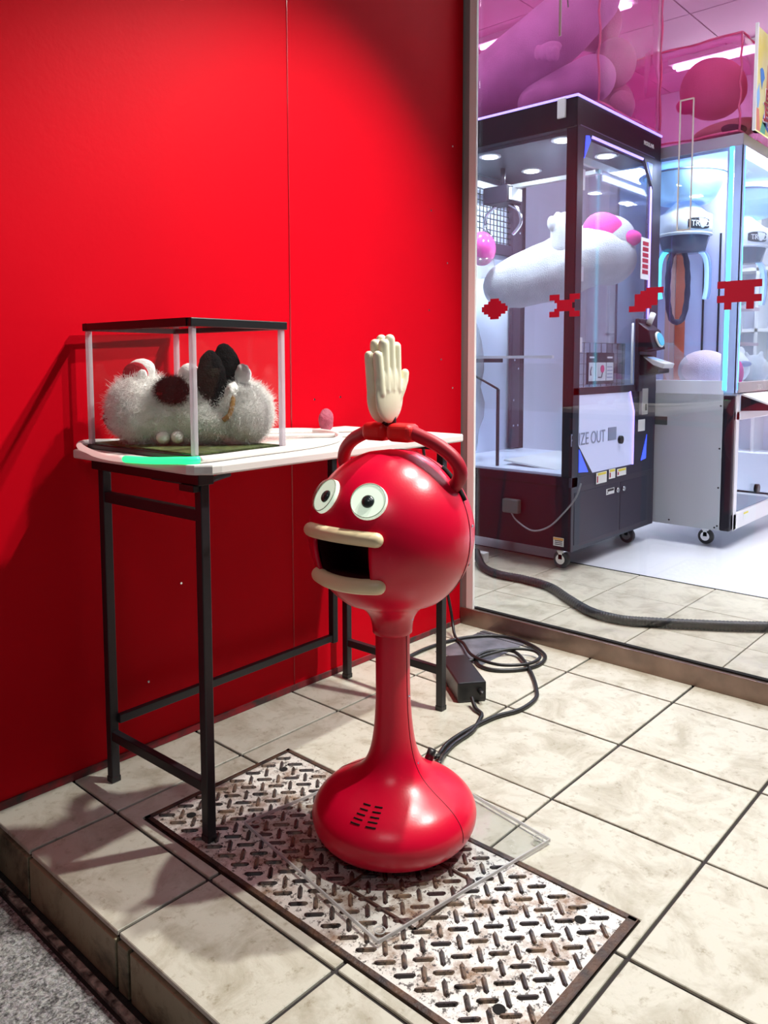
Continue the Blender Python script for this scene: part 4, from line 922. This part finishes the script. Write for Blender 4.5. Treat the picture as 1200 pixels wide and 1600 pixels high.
for yy_ in (1.13, .87): B(1.42, yy_-.10, 2.44, 1.435, yy_-.07, 5.0).build('dark_slot', INK, m2)
# claw units: funnel ring, dome, skirt, arms
def claw(cx, cy, nm):
    c = MB().lathe([(.66, 5.90), (.64, 5.86), (.46, 5.52), (.40, 5.46), (.30, 5.44), (.30, 5.90)], (cx, cy), 40).build('funnel', mat('pale_blue_funnel', (.42, .66, .95), .3, emit=(.3, .6, 1), es=.25), m2)
    MB().tube([(cx+.65*math.cos(Q(a)), cy+.65*math.sin(Q(a)), 5.885) for a in range(0, 360, 10)], .018, 6, closed=True).build('funnel_rim', GREYT, c)
    MB().cyl((cx, cy, 5.2), (cx, cy, 5.6), .05, n=12).build('cable', CHROME, c)
    d = MB().lathe([(.02, 5.50), (.14, 5.47), (.27, 5.36), (.36, 5.27), (.43, 5.24), (.43, 4.93), (.40, 4.90), (.02, 4.90)], (cx, cy), 40).build('claw_dome', mat('white_dome', (.78, .80, .86), .25), m2)
    MB().lathe([(.40, 4.90), (.33, 4.66), (.02, 4.64)], (cx, cy), 40).build('skirt', mat('smoked_skirt', (.05, .07, .12) if nm else (.35, .04, .18), .15), d)
    MB().lathe([(.435, 4.945), (.445, 4.93), (.435, 4.915)], (cx, cy), 40).build('dome_rim', WHITEP, d)
    lbl = MB(); pts = []
    for t in range(-26, 27, 4): pts.append((cx+.436*math.cos(Q(235+t)), cy+.436*math.sin(Q(235+t)), 5.16-.03*abs(t/26)**3))
    for t in range(26, -27, -4): pts.append((cx+.436*math.cos(Q(235+t)), cy+.436*math.sin(Q(235+t)), 4.98+.03*abs(t/26)**3))
    lbl.add(pts, [tuple(range(len(pts)))]); lbl.build('name_plate', INK, d)
    a = Q(235); text('name_lettering', 'TRYD', .13, (cx+.445*math.cos(a), cy+.445*math.sin(a), 5.02), (-math.sin(a), math.cos(a), 0), (0, 0, 1), STICK, d, .002, align='CENTER')
    sd_ = Vector((.66, -.75, 0))
    for s_, m_ in ((-1, E_CYAN), (1, E_CYAN2)):
        P = [Vector((cx, cy, 4.72))+sd_*(s_*.16), Vector((cx, cy, 4.66))+sd_*(s_*.30), Vector((cx, cy, 4.48))+sd_*(s_*.38), Vector((cx, cy, 4.1))+sd_*(s_*.39), Vector((cx, cy, 3.90))+sd_*(s_*.36)]
        MB().tube(smooth_path(P, 5), .038, 8).build('claw_arm', m_, d)
        P = [p_+sd_*(s_*.06) for p_ in P]; MB().tube(smooth_path(P, 5), .022, 8).build('arm_cover', glassy('arm_clear', (.8, .9, 1), .1, 1.4, body=(.6, .75, 1), bodyfac=.5), d)
    if nm:
        lp = []
        for q_ in range(28):
            a = 2*PI*q_/28; ca_, sa_ = math.cos(a), math.sin(a); lp.append(Vector((cx, cy, 4.12))+sd_*(-.08+.165*(abs(ca_)**.7)*(1 if ca_ > 0 else -1))+Vector((0, 0, .60*sa_)))
        MB().tube(lp, [.052 if q_ % 2 else .042 for q_ in range(28)], 8, closed=True).build('cable_chain', mat('navy_chain', (.02, .03, .07), .5), d)
claw(.86, 1.18, 1); claw(3.0, .95, 0)
for (x, y) in ((.25, .45), (.25, 1.9), (4.6, .4)): caster(m2, x, y)

# prizes in the white machine
pk1 = thing('round_pink_plush', 'large pale pink round plush in the white machine by its cyan strip', 'plush toy', (11.55, .22, 2.445), VR)
MB().ell((0, 0, .28), (.42, .36, .33)).build('body', PLUSHP, pk1, disp=(.02, .2))
t = thing('magenta_plush', 'small magenta plush behind the pale pink one in the white machine', 'plush toy', (11.62, -.15, 2.445), VR); MB().ell((.05, 0, .24), (.16, .14, .24)).build('body', FIGP, t, disp=(.01, .2))
t = thing('clear_gift_bag', 'clear film bag leaning beside the pale pink plush', 'bag', (11.15, .42, 2.445), VR)
MB().add([(-.35, 0, 0), (.25, 0, 0), (.10, 0, .55), (-.45, 0, .95), (-.20, .25, .4)], [(0, 1, 4), (1, 2, 4), (2, 3, 4), (3, 0, 4)]).build('film', WRAP, t, sub=1)
sp = [((13.75, .55, 2.45), .34, FURW, 'white plush with dark goggles low in the second bay'), ((14.5, .4, 2.45), .30, PLUSHW, 'white plush at the floor of the second bay, farther right'),
      ((13.8, .95, 3.25), .30, PLUSHP, 'pinkish plush on the middle shelf of the second bay'), ((14.5, .9, 3.25), .28, PLUSHW, 'white plush on the middle shelf of the second bay'),
      ((14.1, 1.0, 3.95), .26, PLUSHP, 'small pinkish plush on the top shelf of the second bay'), ((15.0, .9, 3.95), .26, PLUSHW, 'small white plush on the top shelf of the second bay')]
for k, ((x, y, z_), r, m_, lab) in enumerate(sp):
    t = thing('shelf_plush', lab, 'plush toy', (x, y, z_), VR, 'plush prizes in the second bay')
    MB().ell((0, 0, r*.9), (r, r*.8, r*.9)).ell((-r*.5, 0, r*1.75), (r*.22, r*.15, r*.3)).ell((r*.5, 0, r*1.75), (r*.22, r*.15, r*.3)).build('body', m_, t, remesh=.03, smooth_it=2, disp=(.02, .1))
    if k == 0: MB().ell((.14, -r*.74, r*1.1), (.12, .05, .055)).ell((-.12, -r*.74, r*1.1), (.12, .05, .055)).build('goggles', GREYT, t)
for z_ in (3.18, 3.88): b2(13.0, .65, z_, X2E, Y2B-.05, z_+.06).build('prize_shelf', mat('rose_shelf', (.70, .52, .56), .5), m2)
for x in (11.7, 14.2): area('machine_tube_lamp', (x, .1, 5.95), (x, .1, 0), 16, (.85, .92, 1.0), 1.6, .5)

# =================================================================== PINK BAGS
def bag(name, lab, x0, x1, y0, y1, z0, z1, group):
    t = thing(name, lab, 'bag', (x0, y0, z0), 0, group)
    w_, d_, h2 = x1-x0, y1-y0, z1-z0
    m_ = MB(); N_ = 10
    def face(P0, U, V_, bulge):
        vs = []; fs = []
        for i in range(N_+1):
            for j in range(N_+1):
                u, v = i/N_, j/N_; b_ = 16*u*(1-u)*v*(1-v)
                p_ = Vector(P0)+Vector(U)*u+Vector(V_)*v; nn = Vector(bulge)*b_
                k_ = noise.noise(p_*2.3+Vector((x0, 0, 0)))*.05*min(1, b_*3)
                vs.append(p_+nn*(1)+Vector(bulge).normalized()*k_)
        for i in range(N_):
            for j in range(N_): fs.append((i*(N_+1)+j, (i+1)*(N_+1)+j, (i+1)*(N_+1)+j+1, i*(N_+1)+j+1))
        m_.add(vs, fs, True)
    face((0, 0, 0), (0, d_, 0), (0, 0, h2), (-.05, 0, 0)); face((0, 0, 0), (w_, 0, 0), (0, 0, h2), (0, -.05, 0))
    face((w_, 0, 0), (0, d_, 0), (0, 0, h2), (.05, 0, 0)); face((0, d_, 0), (w_, 0, 0), (0, 0, h2), (0, .05, 0))
    face((0, 0, h2), (w_, 0, 0), (0, d_, 0), (0, 0, .05)); face((0, 0, .003), (w_, 0, 0), (0, d_, 0), (0, 0, .003))
    m_.build('vinyl_walls', BAG, t)
    def ed(a, b):
        a, b = Vector(a), Vector(b); P = [a+(b-a)*q/12+Vector((.012*math.sin(q*1.7), .012*math.cos(q*2.1), .008*math.sin(q))) for q in range(13)]; P[0] = a; P[-1] = b
        MB().tube(P, .016, 6).build('piped_seam', SEAM, t)
    for a, b in (((0, 0, .02), (0, 0, h2)), ((w_, 0, .02), (w_, 0, h2)), ((0, 0, .02), (w_, 0, .02)), ((0, 0, .02), (0, d_, .02)), ((0, 0, h2), (w_, 0, h2)), ((0, 0, h2), (0, d_, h2)), ((w_, 0, .02), (w_, d_, .02))): ed(a, b)
    return t
bag('pink_vinyl_bag', 'huge translucent pink vinyl bag of plush on top of the black machine', 8.72, 10.72, .72, 3.2, 6.37, 8.75, 'pink vinyl bags on the machines')
bag('pink_vinyl_bag', 'translucent pink vinyl bag with round plush on the white machine, left of the banner', 10.86, 12.3, -.42, 1.40, 6.21, 7.62, 'pink vinyl bags on the machines')
# contents of the large bag
def plush_in(lab, loc, parts_, m_, grp, paw=None):
    t = thing('bagged_plush', lab, 'plush toy', loc, 0, grp)
    q = MB()
    for kind, *a in parts_:
        if kind == 'e': q.ell(*a)
        else: q.cap_tube(a[0], a[1], 20)
    q.build('body', m_, t, remesh=.045, smooth_it=4)
    if paw:
        p_ = MB(); c = Vector(paw)
        for k in range(4): p_.ell(c+Vector((-.02, -.14+k*.095, -.03+.03*k)), (.06, .058, .11))
        p_.ell(c+Vector((.04, .0, .09)), (.09, .2, .10)); p_.build('paw', m_, t, remesh=.02, smooth_it=2)
G = 'plush animals in the large pink bag'
plush_in('long lilac plush slanting across the large pink bag with a dangling paw', (9.2, 1.9, 6.42), [('c', [(0, 1.1, .65), (0, .4, .95), (.05, -.35, 1.35), (.1, -.75, 1.6)], [.50, .50, .46, .40])], PLUSHV, G, (-.42, -.35, .80))
plush_in('lilac plush lying low along the bottom of the large pink bag', (9.25, 1.7, 6.42), [('c', [(0, .3, .32), (0, -.2, .40), (.0, -.60, .48)], [.30, .34, .34])], PLUSHV, G)
plush_in('round pink plush bottom at the near corner of the large pink bag', (9.98, 1.12, 6.42), [('e', (0, 0, .90), (.33, .32, .36))], PLUSHP, G)
plush_in('small round pink plush foot lowest in the large pink bag', (9.95, .98, 6.42), [('e', (0, 0, .24), (.21, .2, .23))], PLUSHP, G)
plush_in('round pink plush belly at the right seam of the large pink bag', (10.42, 1.30, 6.42), [('e', (0, 0, .42), (.28, .28, .36)), ('e', (-.02, .1, 1.02), (.30, .3, .32))], PLUSHP, G)
plush_in('pink plush back high at the right of the large pink bag', (10.28, 1.6, 6.42), [('e', (0, 0, 1.68), (.42, .4, .40))], PLUSHP, G)
t = thing('bagged_plush', 'plain round pink plush in the bag beside the banner', 'plush toy', (11.35, .15, 6.24), VR, 'plush in the second pink bag'); MB().ell((0, 0, .82), (.50, .42, .46)).build('body', mat('round_pink', (.9, .30, .45), .85, bump=.4, bscale=160, scale=8, var=.1), t, disp=(.02, .3)); MB().ell((-.42, -.05, .55), (.16, .14, .12)).build('arm', FIGP, t)
t = thing('bagged_plush', 'flat tan and black plush at the bottom of the bag beside the banner', 'plush toy', (11.35, -.05, 6.23), VR, 'plush in the second pink bag'); MB().ell((.05, 0, .17), (.55, .3, .15), Matrix.Rotation(-.2, 3, 'Y')).build('body', mat('tan_plush', (.62, .42, .30), .85), t); MB().ell((.40, -.22, .2), (.13, .10, .13)).ell((.02, -.26, .12), (.2, .06, .08)).build('dark_patch', FURK, t)
# straps hanging from the big bag
t = thing('hanging_strap', 'pair of thin white straps hanging inside the top of the shop window', 'strap', (GX+.25, -.42, 6.06))
B(-.004, -.012, 0, .004, .014, 1.4).build('strap', WHITEP, t); MB().tube([(0, -.02, 1.4), (0, -.05, .55), (0, -.085, .25)], .006, 6).build('strap', ALU, t)

# banner
bn_ = thing('banner', 'yellow banner with red characters standing on top of the white machine', 'banner', (10.78, -.67, 6.19), 0)
B(0, 0, 0, 3.2, .03, 1.42).build('board', BANN, bn_, bevel=.004)
B(-.03, -.006, -.02, 0, .036, 1.46).build('white_edge', WHITEP, bn_)
def blob(pts, m_, nm, y=-.004): MB().prism([(x, y, z_) for x, z_ in pts], (0, .003, 0)).build(nm, m_, bn_)
BL = mat('blue_print', (.05, .25, .70), .5); GN = mat('green_print', (.12, .45, .32), .5); SAL = mat('salmon_print', (.80, .25, .18), .5)
blob([(.12, .86), (.20, .90), (.27, .88), (.33, .78), (.25, .70), (.22, .60), (.16, .72)], BL, 'blue_shape')
blob([(.0, .50), (.10, .66), (.14, .45), (.10, .32), (.04, .30)], mat('sky_print', (.25, .5, .85), .5), 'blue_shape')
blob([(.02, .30), (.12, .30), (.20, .0), (.05, .0)], SAL, 'red_shape'); blob([(.20, 0), (.30, .18), (.45, .16), (.42, .0)], GN, 'green_shape')
blob([(.28, .16), (.36, .30), (.75, .16), (1.2, .0), (.9, 0), (.55, .06)], mat('indigo_print', (.10, .14, .5), .5), 'blue_shape')
blob([(.42, .62), (.60, .66), (.70, .95), (.64, 1.12), (.52, 1.14), (.44, .98)], SAL, 'red_shape')
blob([(.9, .7), (1.3, .72), (1.4, 1.1), (1.0, 1.2)], mat('orange_banner', (.85, .5, .1), .5), 'orange_shape')
text('banner_lettering', '最新', .60, (.27, -.006, .17), (1, 0, 0), (0, 0, 1), STICK, bn_, .004, .95)
text('banner_lettering', '最新', .56, (.29, -.012, .19), (1, 0, 0), (0, 0, 1), REDP, bn_, .004, 1.02)

# a lit shelf of prizes against the far wall, seen through the machines
sf = thing('prize_cabinet', 'white prize cabinet against the far shop wall behind the machines', 'cabinet', (16.6, 1.0, 0))
B(0, -3.5, .05, .8, 3.5, .9).build('base', MWHITE, sf, bevel=.02); B(.7, -3.5, .9, .8, 3.5, 6.4).build('back', MWHITE, sf)
for z_ in (2.2, 3.5, 4.8, 6.3): B(.05, -3.5, z_, .7, 3.5, z_+.07).build('shelf', WHITEP, sf)
for y in (-3.5, 0, 3.43): B(.05, y, .9, .7, y+.07, 6.3).build('upright', WHITEP, sf)
bpy.context.view_layer.update()
